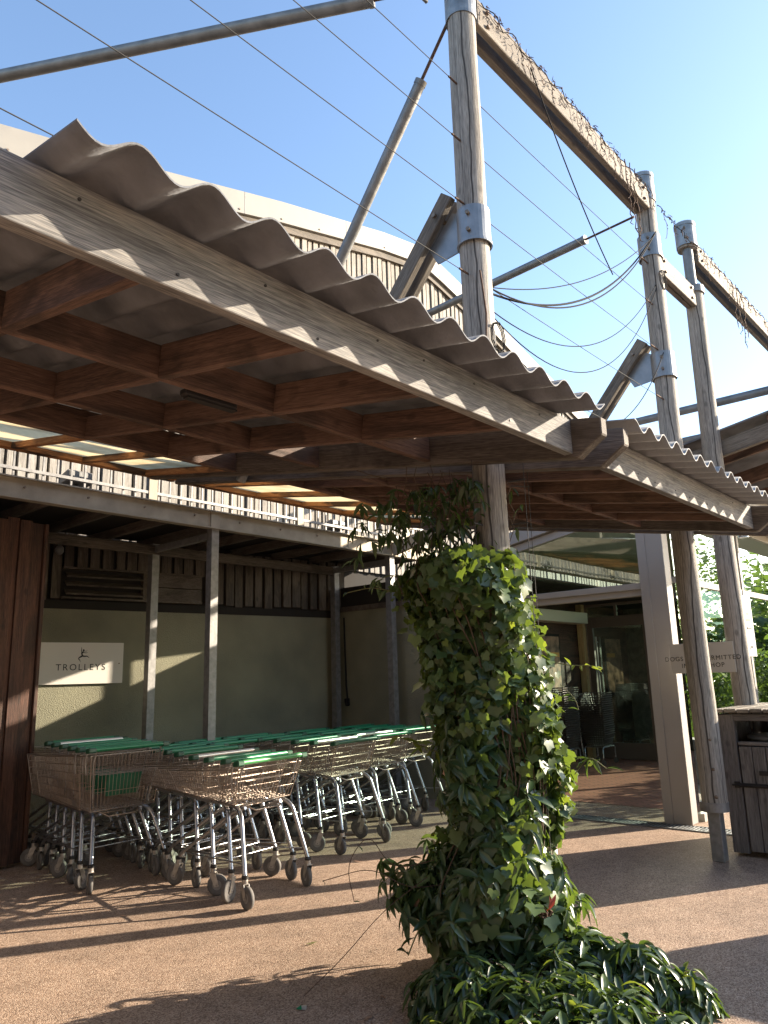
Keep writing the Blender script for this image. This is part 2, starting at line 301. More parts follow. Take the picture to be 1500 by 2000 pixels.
def text_mesh(body, size, font_scale_x=1., spacing=1.15, ext=.0015):
    cu = bpy.data.curves.new('t', 'FONT'); cu.body = body; cu.size = size; cu.align_x = 'CENTER'; cu.space_character = spacing; cu.extrude = ext
    ob = bpy.data.objects.new('t', cu); C.objects.link(ob); bpy.context.view_layer.update()
    me = bpy.data.meshes.new_from_object(ob.evaluated_get(bpy.context.evaluated_depsgraph_get()))
    vs = [Vector((v.co.x*font_scale_x, v.co.y, v.co.z)) for v in me.vertices]; fs = [tuple(p.vertices) for p in me.polygons]
    bpy.data.objects.remove(ob); bpy.data.curves.remove(cu); bpy.data.meshes.remove(me); return vs, fs
def sag(p0, p1, drop, n=16):
    p0 = Vector(p0); p1 = Vector(p1); return [p0.lerp(p1, i/n) - Vector((0, 0, drop*4*(i/n)*(1-i/n))) for i in range(n+1)]

# ================================================================== SETTING
struct('ground', MB().add([(-60, -60, 0), (8.25, -60, 0), (8.25, 60, 0), (-60, 60, 0)], [(0, 1, 2, 3)]).add([(8.25, -60, 0), (90, -60, 0), (90, 60, 0), (8.25, 60, 0)], [(0, 1, 2, 3)]), 'ground')
struct('brick_floor', MB().add([(9.1, 3.25, .004), (15.8, 3.25, .004), (15.8, 7.4, .004), (9.1, 7.4, .004)], [(0, 1, 2, 3)]), 'brick')
gd = thing('drain_grating', (8.12, 3.9, 0), 'long metal drain grating set in the ground across the lobby entrance', 'drain')
MB().box(8.0, 8.24, 2.7, 6.2, -.02, .003).build('drain_channel', 'dark', gd)
g = MB()
for i in range(88): g.box(8.015, 8.225, 2.72+i*.0395, 2.737+i*.0395, .004, .010)
g.box(8.0, 8.012, 2.7, 6.2, .002, .012); g.box(8.228, 8.24, 2.7, 6.2, .002, .012)
g.build('grate', 'galv', gd)

# ================================================================== POSTS
PY = 2.45; PX = (3.77, 6.92, 8.08); PR = .100
def log(name, x, y, z0, z1, r0, r1, parent, seed):
    rr = random.Random(seed); n = 46; seg = 28; m = MB(); vs = []; fs = []
    ph = [rr.uniform(0, 6.28) for _ in range(6)]
    for i in range(n+1):
        t = i/n; z = z0+(z1-z0)*t; r = r0+(r1-r0)*t; ox = .008*math.sin(ph[0]+z*1.3); oy = .008*math.sin(ph[1]+z*1.1)
        for k in range(seg):
            th = 2*math.pi*k/seg; q = r*(1+.018*math.sin(2*th+ph[2]+z*.7)+.012*math.sin(3*th+ph[3]-z*1.9)+.012*math.sin(5*th+z*2.3+ph[4])+.01*math.sin(z*6+ph[5]+th))
            vs.append((x+ox+q*math.cos(th), y+oy+q*math.sin(th), z))
    fs = [(i*seg+k, i*seg+(k+1) % seg, (i+1)*seg+(k+1) % seg, (i+1)*seg+k) for i in range(n) for k in range(seg)]
    m.add(vs, fs, True); m.add(vs[:seg], [tuple(range(seg))[::-1]]); m.add(vs[-seg:], [tuple(range(seg))])
    fr, L = frame_of((x, y, z0), (x, y, z1)); return m.build(name, 'post', parent, fr)
def collar(z0, z1, x, parent, mat='fin', lip=True, r=PR+.009, bolts=True):
    m = MB(); m.ring((x, PY), z0, z1, r-.006, r)
    if lip: m.ring((x, PY), z0-.004, z0+.012, r, r+.007)
    c = m.build('collar', mat, parent)
    for bz in ((z0+z1)/2-.06, (z0+z1)/2+.06) if bolts else ():
        for a in (R(196),):
            d = Vector((math.cos(a), math.sin(a), 0)); p = Vector((x, PY, bz))+d*r
            MB().cyl(p, p+d*.022, .014, 6).build('bolt', 'bolt', c)
    return c
plab = ['round timber post rising out of the ivy column, with steel collar', 'cracked round timber post on a square steel foot beside the beige column', 'round timber post behind the small dog notice, with thin steel neck at its top']
posts = []
for i, x in enumerate(PX):
    t = thing('timber_post', (x, PY, 0), plab[i], 'post', 'round timber posts in a row'); posts.append(t)
    zb = .44 if i < 2 else .40
    log('shaft', x, PY, zb, 6.44 if i < 2 else 5.62, PR+.003, PR-.006, t, 11+i)
    if i == 2:
        MB().ring((x, PY), 5.60, 5.68, .06, PR+.02).build('ring', 'tube', t)
        MB().cyl((x, PY, 5.55), (x, PY, 6.25), .055, 20).build('neck', 'tube', t)
        log('shaft', x, PY, 6.16, 6.42, PR, PR-.003, t, 31)
    MB().box(x-.052, x+.052, PY-.052, PY+.052, 0, zb-.03).build('foot', 'shelterpost', t, bevel=.006)
    MB().ring((x, PY), zb-.045, zb+.03, .02, PR+.016).build('foot_ring', 'shelterpost', t)
    for bz in (.52, .74, .98):
        a = R(213); d = Vector((math.cos(a), math.sin(a), 0)); p = Vector((x, PY, bz))+d*PR
        MB().tube([p, p+d*.008, p+d*.014], [.02, .017, .006], 10).build('bolt', 'bolt', t)
    if i < 2:
        collar(4.28, 4.53, x, t); collar(6.16 if i else 6.02, 6.46, x, t, 'galv', False)
        collar(5.54, 5.78, x, t, 'fin') if i == 1 else None
        # fin plate that carries the brace
        MB().prism([(x-.006, PY+.09, 4.30), (x-.006, PY+.30, 4.28), (x-.006, PY+.36, 4.40), (x-.006, PY+.16, 4.60), (x-.006, PY+.09, 4.56)], (.012, 0, 0)).build('fin_plate', 'fin', t)
    else:
        collar(6.18, 6.45, x, t, 'galv', False)
    MB().ring((x, PY), 6.42, 6.462, .001, PR+.014).build('cap', 'galv', t)

# twin-plank head beams, brace pairs
def twin(name, x0, x1, z0, z1, label, dy=.056, wd=.05, ext=True):
    t = thing(name, ((x0+x1)/2, PY, z0), label, 'beam')
    for s in (-1, 1):
        pl = member('plank', (x0, PY+s*dy, (z0+z1)/2), (x1, PY+s*dy, (z0+z1)/2), wd, z1-z0, 'beam', t, bevel=.005)
        for bx in (x0+.12, x1-.12):
            for dz in (-.06, .06):
                q = Vector((bx, PY+s*(dy+wd/2), (z0+z1)/2+dz)); MB().cyl(q, q+Vector((0, s*.02, 0)), .016, 6).build('bolt', 'bolt', pl)
    return t
twin('head_beam', 3.86, 6.83, 6.03, 6.25, 'long pair of bleached planks between the tops of the first two posts, wrapped in string lights')
twin('head_beam', 7.01, 7.99, 5.42, 5.64, 'short pair of planks at lower height between the second and third post', .030)
twin('head_beam', 8.17, 12.6, 6.02, 6.25, 'bleached plank beam running off the right edge from the third post')
for i in (0, 1):
    x = PX[i]; t = thing('timber_brace', (x, 3.9, 3.1), ['slanting timber brace from the ivy post collar down to the near roof', 'slanting timber brace from the second post collar down to the far roof'][i], 'brace', 'slanting timber braces')
    for s in (-1, 1):
        pl = member('plank', (x+s*.055, 2.60, 4.70), (x+s*.055, 3.98, 3.12), .05, .11, 'beam', t, bevel=.004)
    for q in ((2.70, 4.585),):
        MB().cyl((x-.10, q[0], q[1]), (x+.10, q[0], q[1]), .016, 6).build('bolt', 'bolt', t)

# ================================================================== CANOPY
SL = .171
def zb(y): return 2.70+SL*(y-1.8)          # underside of rafters
RD = .15
PUR = (2.78, 3.77, 4.72)
def rafter(x, y0, y1, t, mat='brown', wd=.045, dz=0., dep=RD):
    return member('rafter', (x, y0, zb(y0)+dep/2+dz), (x, y1, zb(y1)+dep/2+dz), wd, dep, mat, t)
def corrugated(name, x0, x1, y0, y1, pitch, amp, mid, t, mat, phase=0., th=.006):
    n = int((x1-x0)/pitch*14); m = MB(); ys = [y0+(y1-y0)*k/6 for k in range(7)]; nu = n+1; vs = []
    for side in (0, 1):
        for y in ys:
            for i in range(nu):
                x = x0+(x1-x0)*i/n; vs.append((x, y, mid+SL*(y-1.8)+amp*math.cos(2*math.pi*(x-phase)/pitch) + side*th))
    def ix(s, j, i): return s*nu*7+j*nu+i
    for j in range(6):
        for i in range(n):
            m.f.append((ix(1, j, i), ix(1, j, i+1), ix(1, j+1, i+1), ix(1, j+1, i))); m.f.append((ix(0, j, i+1), ix(0, j, i), ix(0, j+1, i), ix(0, j+1, i+1)))
    k = len(m.f)
    for i in range(n): m.f.append((ix(0, 0, i), ix(0, 0, i+1), ix(1, 0, i+1), ix(1, 0, i))); m.f.append((ix(0, 6, i+1), ix(0, 6, i), ix(1, 6, i), ix(1, 6, i+1)))
    for j in range(6):
        m.f.append((ix(0, j+1, 0), ix(0, j, 0), ix(1, j, 0), ix(1, j+1, 0))); m.f.append((ix(0, j, n), ix(0, j+1, n), ix(1, j+1, n), ix(1, j, n)))
    m.v = vs; m.sm = [True]*k+[False]*(len(m.f)-k)
    return m.build(name, mat, t)
def canopy(x0, x1, label, rafts, sheet, praf, smat, screen_x):
    t = thing('timber_canopy', ((x0+x1)/2, 1.8, 2.7), label, 'canopy', 'timber canopies with corrugated roofs')
    member('fascia', (x0, 1.825, 2.795), (x1, 1.825, 2.795), .05, .19, 'fascia', t, bevel=.003)
    rq = random.Random(int(x0*10)+50)
    for k in range(int((x1-x0)*3.2)):
        q = (x0+.15+k*.31+rq.uniform(-.05, .05), 1.80, rq.choice((2.74, 2.84))+rq.uniform(-.01, .01)); MB().cyl(q, (q[0], 1.7965, q[2]), .0055, 8).build('screw', 'blackiron', t)
    for x in rafts:
        ys = (1.852,)+PUR
        for a, b in zip(ys[:-1], ys[1:]): rafter(x, a+(.0 if a < 2 else .024), b-.024, t)
    for y in PUR: member('purlin', (x0, y, zb(y)+RD/2), (x1, y, zb(y)+RD/2), .045, RD, 'brown', t)
    member('packer', (x0, 4.72, zb(4.72)+RD+.022), (x1, 4.72, zb(4.72)+RD+.022), .04, .044, 'brown', t)
    corrugated('corrugated_roof', sheet[0], sheet[1], 1.58, 4.745, sheet[2], .029, 2.928, t, smat, sheet[3])
    if praf:
        for x in praf: rafter(x, 4.746, 5.90, t, 'amber', .05, .0, .05)
        member('purlin', (x0, 5.94, zb(5.94)+.025), (praf[-1]+.3, 5.94, zb(5.94)+.025), .08, .05, 'amber', t); MB().box(x0, screen_x, 6.0, 6.03, 3.46, 4.2).build('hidden_sun_screen', 'dark', t)  # hidden board added to keep low sun off the shelter front
        xs = [x0]+list(praf)+[praf[-1]+.3]
        m = MB()
        for a, b in zip(xs[:-1], xs[1:]): pass
        y0, y1 = 4.76, 5.99; z0, z1 = zb(y0)+.053, zb(y1)+.053
        m.add([(x0, y0, z0), (xs[-1], y0, z0), (xs[-1], y1, z1), (x0, y1, z1)], [(0, 1, 2, 3)])
        m.build('translucent_roof', 'poly', t)
    return t
C1 = canopy(.36, 3.598, 'near canopy bay with big wavy grey sheets over weathered fascia', (1.05, 1.71, 2.36, 3.00), (.72, 3.56, .225, .893), (.55, 1.15, 1.76, 2.37, 2.95, 3.54), 'sheet', 3.77)
C2 = canopy(3.942, 6.748, 'far canopy bay with fine ribbed sheets beyond the ivy post', (4.35, 4.83, 5.31, 5.79, 6.27), (3.93, 6.72, .203, 4.34), (4.18, 4.80, 5.42, 6.04, 6.66), 'sheetlight', 8.7)
C0 = canopy(-2.6, .02, 'canopy bay continuing off the left edge of the picture', (-2.1, -1.45, -.8, -.2), (-2.5, .0, .225, 0), (-1.9, -1.3, -.7, -.1), 'sheet', .3)
for px, lab in ((.19, 'pair of principal beams at the left edge under the near roof'), (3.77, 'pair of chamfered principal beams clasping the ivy post'), (6.92, 'pair of dark chamfered principal beams clasping the second post')):
    t = thing('principal_beams', (px, 3.9, 2.7), lab, 'roof beams', 'paired principal roof beams')
    for s in (-1, 1):
        x = px+s*.135; y0, y1 = 1.63, 5.98; h = .215
        f0, f1 = zb(y0)-.018, zb(y1)-.018
        prof = [(y0+.15, f0+.02), (y1, f1), (y1, f1+h), (y0, f0+h), (y0, f0+.12)]
        m = MB().prism([(x-.034, a, b) for a, b in prof], (.068, 0, 0)); fr, L = frame_of((x, y0, f0), (x, y1, f1))
        m.build('beam', 'tail', t, fr, .006)
# tube light under the near canopy
t = thing('canopy_light', (2.02, 2.86, 2.86), 'black tube light slung under the near canopy purlin', 'light')
MB().box(1.87, 2.17, 2.825, 2.875, 2.856, 2.89).build('housing', 'blackiron', t, bevel=.008)
MB().box(1.89, 2.17, 2.83, 2.87, 2.848, 2.857).build('lens', 'blackiron', t)

# third canopy beyond the third post (rises towards the right)
t = thing('timber_canopy', (8.3, 1.8, 3.6), 'third canopy rising to the right edge behind the third post', 'canopy', 'timber canopies with corrugated roofs')
def z3(y): return 3.72 - SL*(y-2.7)
for x, m_ in ((8.21, 'beam'), (8.50, 'brown'), (9.6, 'brown'), (10.7, 'brown'), (11.8, 'brown')): member('rafter', (x, 3.0, z3(3.0)+.07), (x, .85, z3(.85)+.07), .06, .17, m_, t)
for y in (2.9, 1.9, .95): member('purlin', (8.2, y, z3(y)+.19), (12.6, y, z3(y)+.19), .05, .10, 'brown', t)
m = MB().hexa([(8.15, .8, z3(.8)+.25), (12.7, .8, z3(.8)+.25), (12.7, 3.1, z3(3.1)+.25), (8.15, 3.1, z3(3.1)+.25)], [(8.15, .8, z3(.8)+.27), (12.7, .8, z3(.8)+.27), (12.7, 3.1, z3(3.1)+.27), (8.15, 3.1, z3(3.1)+.27)]); m.build('roof_sheet', 'sheet', t)

# ================================================================== STEEL TUBES, WIRES, CABLES
def strut(p0, p1, r, label, rod0=0, rod1=0, mat='tube'):
    p0 = Vector(p0); p1 = Vector(p1); d = (p1-p0).normalized(); a = p0+d*rod0; b = p1-d*rod1
    t = thing('steel_strut', p0, label, 'strut', 'round steel struts bracing the posts'); MB().cyl(a, b, r, 20).build('tube', mat, t)
    for q, o, L in ((a, p0, rod0), (b, p1, rod1)):
        if L: MB().cyl(o, q, .012, 10).build('rod', 'rust', t); MB().cyl(q-(o-q).normalized()*.0, q+(q-o).normalized()*.035, r+.004, 20).build('end_ring', 'tube', t)
    return t
strut((3.72, 2.53, 6.36), (1.35, 6.63, 6.36), .047, 'thick steel strut from the ivy post top off the left edge', .52)
strut((3.76, 2.55, 6.10), (3.80, 4.9, 3.2), .042, 'steep steel strut dropping behind the near wavy roof', .42)
strut((6.90, 2.56, 6.06), (7.20, 7.6, 6.06), .045, 'steel strut passing behind the ivy post from the second post top', .55)
strut((10.2, -1.5, 5.0), (9.9, 8.8, 5.0), .055, 'upper dark steel strut crossing behind the two far posts')
strut((10.6, .2, 4.72), (10.4, 8.8, 4.72), .05, 'lower dark steel strut crossing behind the two far posts')
t = thing('clevis_bracket', (3.72, 2.6, 6.36), 'steel clevis bracket fixed on the ivy post top at the strut rod', 'bracket')
MB().box(3.55, 3.70, 2.60, 2.625, 6.30, 6.42).box(3.55, 3.70, 2.67, 2.695, 6.30, 6.42).build('plates', 'galv', t, bevel=.004); MB().cyl((3.62, 2.58, 6.36), (3.62, 2.715, 6.36), .014, 8).build('bolt', 'bolt', t)
for k, z in enumerate((3.53, 4.05, 4.55, 5.02, 5.46)):
    t = thing('tension_wire', (3.77, PY-.0, z), ['lowest tension wire just above the wavy roof', 'second lowest tension wire running through the posts', 'middle tension wire running through the posts', 'second highest tension wire running through the posts', 'highest tension wire running through the posts'][k], 'wire', 'horizontal steel tension wires')
    MB().tube(sag((-3.2, PY, z), (3.68, PY, z), .012, 8)+sag((3.86, PY, z), (6.84, PY, z), .008, 8), .0027, 6).build('wire', 'wirerope', t)
    MB().cyl((6.66, PY, z), (6.84, PY, z), .007, 8).build('turnbuckle', 'rust', t); MB().cyl((3.58, PY, z), (3.67, PY, z), .007, 8).build('turnbuckle', 'rust', t)
for k, (p0, p1, d, r, lab) in enumerate([
    ((3.86, PY-.03, 3.98), (6.80, PY-.1, 5.72), .34, .008, 'thickest black cable looping between the posts'), ((3.86, PY-.05, 4.0), (6.80, PY-.12, 5.74), .40, .006, 'black cable hanging just under the thickest cable'),
    ((3.86, PY-.03, 4.02), (6.78, PY-.12, 5.70), .20, .004, 'thin cable above the thick looping cables'), ((3.86, PY-.05, 3.84), (6.84, PY-.05, 5.22), .42, .004, 'thin cable hanging in a medium loop'),
    ((3.86, PY-.05, 3.80), (6.84, PY-.05, 5.18), .60, .004, 'thin cable hanging in a deep loop'), ((3.84, PY-.06, 3.50), (6.84, PY-.05, 4.52), .62, .0045, 'lowest black cable nearly touching the far roof'),
    ((4.45, PY-.15, 6.02), (5.9, PY-.02, 4.95), .10, .005, 'black cable dropping from the head beam')]):
    o = MB().tube(sag(p0, p1, d, 28), r, 6).build('hanging_cable', 'cable'); tag(o, lab, 'cable', 'black cables between the posts')
for k, (x, y, z) in enumerate(((3.8, PY-.1, 3.62), (6.86, PY-.1, 5.25))):
    MB().tube([(x+.07*math.cos(a*.7), y-.01*a/9, z+.10*math.sin(a*.7)) for a in range(22)], .004, 5).build('cable_coil', 'cable', posts[k])
o = MB().tube([(3.69, PY-.08, 4.05), (3.68, PY-.1, 3.9), (3.70, PY-.1, 3.75), (3.68, PY-.1, 3.55)], .006, 6).tube([(3.66, PY-.12, 3.56), (3.70, PY-.12, 3.53), (3.70, PY-.12, 3.48), (3.67, PY-.12, 3.47)], .005, 6).build('chain_hook', 'rust', posts[0])
# string lights draped on the beams
def lights(x0, x1, y, z, n, label, longdrop=()):
    rr = random.Random(int(x0*100)); t = thing('string_lights', (x0, y, z), label, 'string lights', 'unlit string lights on the beams')
    MB().tube([(x0+(x1-x0)*i/60, y+.012*math.sin(i*1.3), z+.02*math.sin(i*.9)+rr.uniform(-.012, .012)) for i in range(61)], .004, 5).build('lead', 'cable', t)
    for i in range(n):
        x = x0+(x1-x0)*(i+.5)/n+rr.uniform(-.03, .03); L = rr.choice((.05, .10, .16, .24, .34))
        if any(abs(x-q) < (x1-x0)/n*1.2 for q in longdrop): L = rr.uniform(.6, .95)
        m = MB(); k = 7 if L < .5 else 14; pts = [(x+rr.uniform(-.022, .022), y-.008-rr.uniform(0, .03), z-L*j/(k-1)) for j in range(k)]; m.tube(pts, .0026 if L < .5 else .005, 4)
        for p in pts[1:]:
            d = Vector((rr.uniform(-1, 1), rr.uniform(-.6, .1), rr.uniform(-1, -.1))).normalized(); m.tube([p, Vector(p)+d*.016, Vector(p)+d*.034], [.0025, .004, .0012], 4)
        m.build('light_drop', 'rust', t)
    return t
lights(3.9, 6.86, PY-.095, 6.22, 34, 'dark string lights draped along the long head beam', (6.3,))
lights(6.95, 8.05, PY-.12, 6.1, 7, 'string lights hanging between the second and third post tops')
lights(8.15, 11.0, PY-.095, 6.2, 20, 'string lights along the beam at the right edge with one long dangling bunch', (9.35, 9.45, 9.55))

# ================================================================== SHOP BUILDING (upper clad wall)
WY = 9.0
def topz(x):
    pts = [(-6, 6.1), (3.0, 8.45), (5.4, 9.05), (7.7, 9.68), (10.4, 10.33), (11.6, 10.54), (12.3, 10.40), (12.9, 10.25), (14.3, 9.87), (15.1, 9.61), (18.9, 8.52), (26, 6.4)]
    for (a, za), (b, zb_) in zip(pts[:-1], pts[1:]):
        if a <= x <= b: return za+(zb_-za)*(x-a)/(b-a)
    return 6
bld = thing('shop_building', (8, WY, 0), 'large shop building with silvered board cladding and cream roof edge behind the canopy', 'building')
xs = [-6, 3, 5.4, 7.7, 10.4, 11.6, 12.3, 12.9, 14.3, 15.1, 18.9, 26]
m = MB()
for a, b in zip(xs[:-1], xs[1:]): m.hexa([(a, WY+.06, 0), (b, WY+.06, 0), (b, WY+.5, 0), (a, WY+.5, 0)], [(a, WY+.06, topz(a)-.1), (b, WY+.06, topz(b)-.1), (b, WY+.5, topz(b)-.1), (a, WY+.5, topz(a)-.1)])
m.build('wall', 'dark', bld)
fr = Matrix(((0, 0, 1), (0, -1, 0), (1, 0, 0))).to_4x4(); fr.translation = (0, WY, 6)
m = MB(); x = -5.8; rr = random.Random(3)
while x < 25:
    wdt = rr.uniform(.085, .115); pr = rr.choice((0, .022)); m.box(x, x+wdt, WY+.01-pr, WY+.055, 3.42, topz(x+wdt/2)-.42-rr.uniform(0, .01)); x += wdt+rr.uniform(.03, .055)
m.build('cladding_boards', 'greyclad', bld, fr)
m = MB(); m2 = MB()
for a, b in zip(xs[:-1], xs[1:]):
    m.hexa([(a, WY-.12, topz(a)-.40), (b, WY-.12, topz(b)-.40), (b, WY+.6, topz(b)-.40), (a, WY+.6, topz(a)-.40)], [(a, WY-.12, topz(a)), (b, WY-.12, topz(b)), (b, WY+.6, topz(b)), (a, WY+.6, topz(a))])
    m2.hexa([(a, WY-.06, topz(a)-.54), (b, WY-.06, topz(b)-.54), (b, WY+.05, topz(b)-.54), (a, WY+.05, topz(a)-.54)], [(a, WY-.06, topz(a)-.40), (b, WY-.06, topz(b)-.40), (b, WY+.05, topz(b)-.40), (a, WY+.05, topz(a)-.40)])
fl = m.build('roof_edge', 'flash', bld); m2.build('timber_batten', 'oldclad', bld)
m = MB()
for i in range(34):
    x = -4+.9*i; z = topz(x)-.34; m.cyl((x, WY-.12, z), (x, WY-.135, z), .016, 8)
m.build('rivets', 'bolt', fl)
m = MB()
for x in (4.2, 6.9, 9.3, 11.6, 14.2): m.hexa([(x, WY-.123, topz(x)-.40), (x+.012, WY-.123, topz(x)-.40), (x+.012, WY-.119, topz(x)-.40), (x, WY-.119, topz(x)-.40)], [(x, WY-.123, topz(x)), (x+.012, WY-.123, topz(x)), (x+.012, WY-.119, topz(x)), (x, WY-.119, topz(x))])
m.build('seams', 'tube', fl)

# ================================================================== TROLLEY SHELTER
sh = thing('trolley_shelter', (6, 7.9, 0), 'steel framed trolley shelter with railing along its roof edge', 'shelter')
ZB0, ZB1 = 3.27, 3.475
member('front_beam', (-3, 7.0, (ZB0+ZB1)/2), (9.6, 7.0, (ZB0+ZB1)/2), .06, ZB1-ZB0, 'galvpaint', sh, bevel=.003)
m = MB().box(-3, 9.6, 6.925, 6.969, ZB0-.001, ZB0+.012).box(-3, 9.6, 6.925, 6.969, ZB1-.012, ZB1+.001).build('beam_flange', 'galvpaint', sh)
for x in (5.05,): MB().box(x-.06, x+.06, 6.955, 6.9695, ZB0+.012, ZB1-.012).build('splice_plate', 'galvpaint', sh)
m = MB()
for i in range(14): m.cyl((2.3+i*.62, 6.968, 3.39), (2.3+i*.62, 6.955, 3.39), .011, 8)
m.build('beam_bolts', 'bolt', sh)
# side beam rising towards the viewer from the shelter corner
member('side_beam', (8.12, 6.96, 3.36), (8.12, 5.3, 3.70), .06, .17, 'galvpaint', sh, bevel=.003)
for x, y in ((5.05, 7.0), (8.1, 7.02), (5.05, 8.2), (8.13, 8.16), (1.9, 7.0), (1.9, 8.2)):
    fr, L = frame_of((x, y, 0), (x, y, ZB0)); MB().box(x-.048, x+.048, y-.048, y-.040, 0, ZB0-.002).box(x-.048, x-.040, y-.040, y+.048, 0, ZB0-.002).box(x+.040, x+.048, y-.040, y+.048, 0, ZB0-.002).box(x-.09, x+.09, y-.09, y+.09, .001, .012).build('post', 'shelterpost', sh)
member('header', (.5, 8.2, 3.19), (8.2, 8.16, 3.19), .05, .12, 'oldclad', sh)
for x in (5.05, 8.1): member('cross_beam', (x, 7.05, 3.2), (x, 8.15, 3.2), .05, .08, 'shelterpost', sh)
for i in range(13):
    x = .6+i*.66; member('joist', (x, 7.04, 3.36), (x, 8.9, 3.36), .045, .11, 'tail', sh)
MB().box(-3, 9.6, 6.99, 8.98, 3.44, 3.462).build('roof_deck', 'dark', sh)
# railing on the roof edge
rl = thing('railing', (5, 7.1, 3.46), 'grey railing of thin vertical bars along the trolley shelter roof edge', 'railing')
m = MB(); x = .2
while x < 9.4: m.box(x-.009, x+.009, 7.09, 7.108, 3.48, 4.0); x += .14
m.build('bars', 'shelterpost', rl); MB().box(-1, 9.5, 7.075, 7.095, 3.575, 3.605).build('rail', 'shelterpost', rl); MB().box(-1, 9.5, 7.08, 7.11, 3.98, 4.02).build('rail', 'shelterpost', rl); MB().box(-1, 9.5, 7.08, 7.11, 3.765, 3.79).build('rail', 'shelterpost', rl)
for x in (1.2, 4.32, 6.45, 8.6): MB().box(x-.05, x+.05, 7.07, 7.12, 3.46, 4.0).build('post', 'galvpaint', rl)
for x, lb in ((3.60, 'left box floodlight behind the railing'), (7.33, 'right box floodlight behind the railing')):
    t = thing('floodlight', (x, 7.35, 3.462), lb, 'floodlight', 'floodlights on the shelter roof')
    MB().cyl((x, 7.35, 3.462), (x, 7.35, 3.62), .018, 10).build('stem', 'blackiron', t); hd = MB().prism([(x-.14, 7.27, 3.62), (x-.14, 7.43, 3.60), (x-.14, 7.43, 3.70), (x-.14, 7.27, 3.74)], (.28, 0, 0)).build('head', 'light', t, bevel=.01)
    MB().box(x-.12, x+.12, 7.262, 7.271, 3.635, 3.725).build('lens', 'tube', hd)
# back wall (turned a few degrees)
A8 = R(-9); WP = Vector((5.1, 8.80, 0)); wd_ = Vector((math.cos(A8), math.sin(A8), 0)); wn_ = Vector((-math.sin(A8), math.cos(A8), 0))
def wpt(s, o, z): return WP+wd_*s+wn_*o+Vector((0, 0, z))
def wbox(s0, s1, o0, o1, z0, z1, m): return m.hexa([wpt(s0, o0, z0), wpt(s1, o0, z0), wpt(s1, o1, z0), wpt(s0, o1, z0)], [wpt(s0, o0, z1), wpt(s1, o0, z1), wpt(s1, o1, z1), wpt(s0, o1, z1)])
bw = thing('back_wall', WP, 'olive rendered back wall of the trolley shelter with old boards above', 'wall')
wbox(-4.5, 3.32, 0, .15, 0, 2.50, MB()).build('render', 'render', bw)
wbox(-4.5, 3.32, -.01, .02, 2.50, 2.60, MB()).build('ledge', 'dark', bw)
frw = Matrix((Vector((0, 0, 1)), -wn_, wd_)).transposed().to_4x4(); frw.translation = WP+Vector((0, 0, 2.8))
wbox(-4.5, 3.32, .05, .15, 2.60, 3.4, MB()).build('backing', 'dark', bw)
m = MB(); s = -4.4; rr = random.Random(5)
while s < 3.25:
    wdt = rr.uniform(.10, .14)
    if not (-.82 < s+wdt/2 < .98): wbox(s, s+wdt, .0-rr.choice((0, .02)), .05, 2.62+rr.uniform(-.02, .02), 3.35, m)
    else: wbox(s, s+wdt, .0-rr.choice((0, .02)), .05, 3.0, 3.35, m)
    s += wdt+rr.uniform(.02, .05)
m.build('boards', 'oldclad', bw, frw)
lv = thing('louvre_vent', wpt(0, -.02, 2.6), 'dark slatted louvre set in the boards of the back wall', 'louvre')
for i in range(3):
    z = 2.67+i*.105; MB().hexa([wpt(-.8, -.05, z), wpt(.15, -.05, z), wpt(.15, .04, z+.05), wpt(-.8, .04, z+.05)], [wpt(-.8, -.05, z+.02), wpt(.15, -.05, z+.02), wpt(.15, .04, z+.07), wpt(-.8, .04, z+.07)]).build('slat', 'oldclad', lv)
m = MB(); wbox(-.85, .97, -.05, .04, 2.985, 3.01, m); wbox(-.85, .97, -.05, .04, 2.62, 2.645, m); wbox(.15, .2, -.05, .04, 2.645, 2.985, m); m.build('frame', 'oldclad', lv)
m = MB(); wbox(.2, .97, -.03, .04, 2.645, 2.81, m); wbox(.2, .97, -.03, .04, 2.82, 2.985, m); m.build('boards', 'tail', lv)
t = thing('security_camera', wpt(-.92, -.06, 3.2), 'small round camera fixed under the shelter ceiling', 'camera'); c_ = wpt(-.92, -.09, 3.17)
MB().tube([c_+Vector((0, 0, .07)), c_+Vector((0, 0, .045)), c_, c_-Vector((0, 0, .035))], [.03, .05, .05, .02], 12).build('dome', 'light', t); MB().cyl(c_+Vector((0, 0, .07)), c_+Vector((0, 0, .16)), .02, 8).build('mount', 'light', t)
# TROLLEYS sign
def wall_text(body, size, s, z, o, parent, mat, sx=1., sp=1.15):
    vs, fs = text_mesh(body, size, sx, sp, .001); return MB().add([wpt(s+v.x, o-v.z, z+v.y) for v in vs], fs).build('lettering', mat, parent)
sg = thing('trolleys_sign', wpt(-.6, -.03, 1.85), 'white TROLLEYS sign with a dancing figure on the olive wall', 'sign')
s0, s1 = -1.12, -.065; z0, z1 = 1.615, 2.10
m = MB(); wbox(s0, s1, -.03, -.018, z0, z1, m); m.build('board', 'white', sg)
sc_ = (s0+s1)/2-.0
wall_text('TROLLEYS', .105, sc_+.02, 1.775, -.0312, sg, 'ink', 1.0, 1.28)
def limb(pts, ws, m):
    a = []; b = []
    for i, (px_, pz) in enumerate(pts):
        q = pts[min(i+1, len(pts)-1)]; p_ = pts[max(i-1, 0)]; dx, dz = q[0]-p_[0], q[1]-p_[1]; L = math.hypot(dx, dz) or 1; nx, nz = -dz/L, dx/L
        a.append((px_+nx*ws[i], pz+nz*ws[i])); b.append((px_-nx*ws[i], pz-nz*ws[i]))
    for i in range(len(pts)-1):
        m.add([wpt(sc_+.03+x*.16, -.0315, 1.885+z*.16) for x, z in (a[i], a[i+1], b[i+1], b[i])], [(0, 1, 2, 3)])
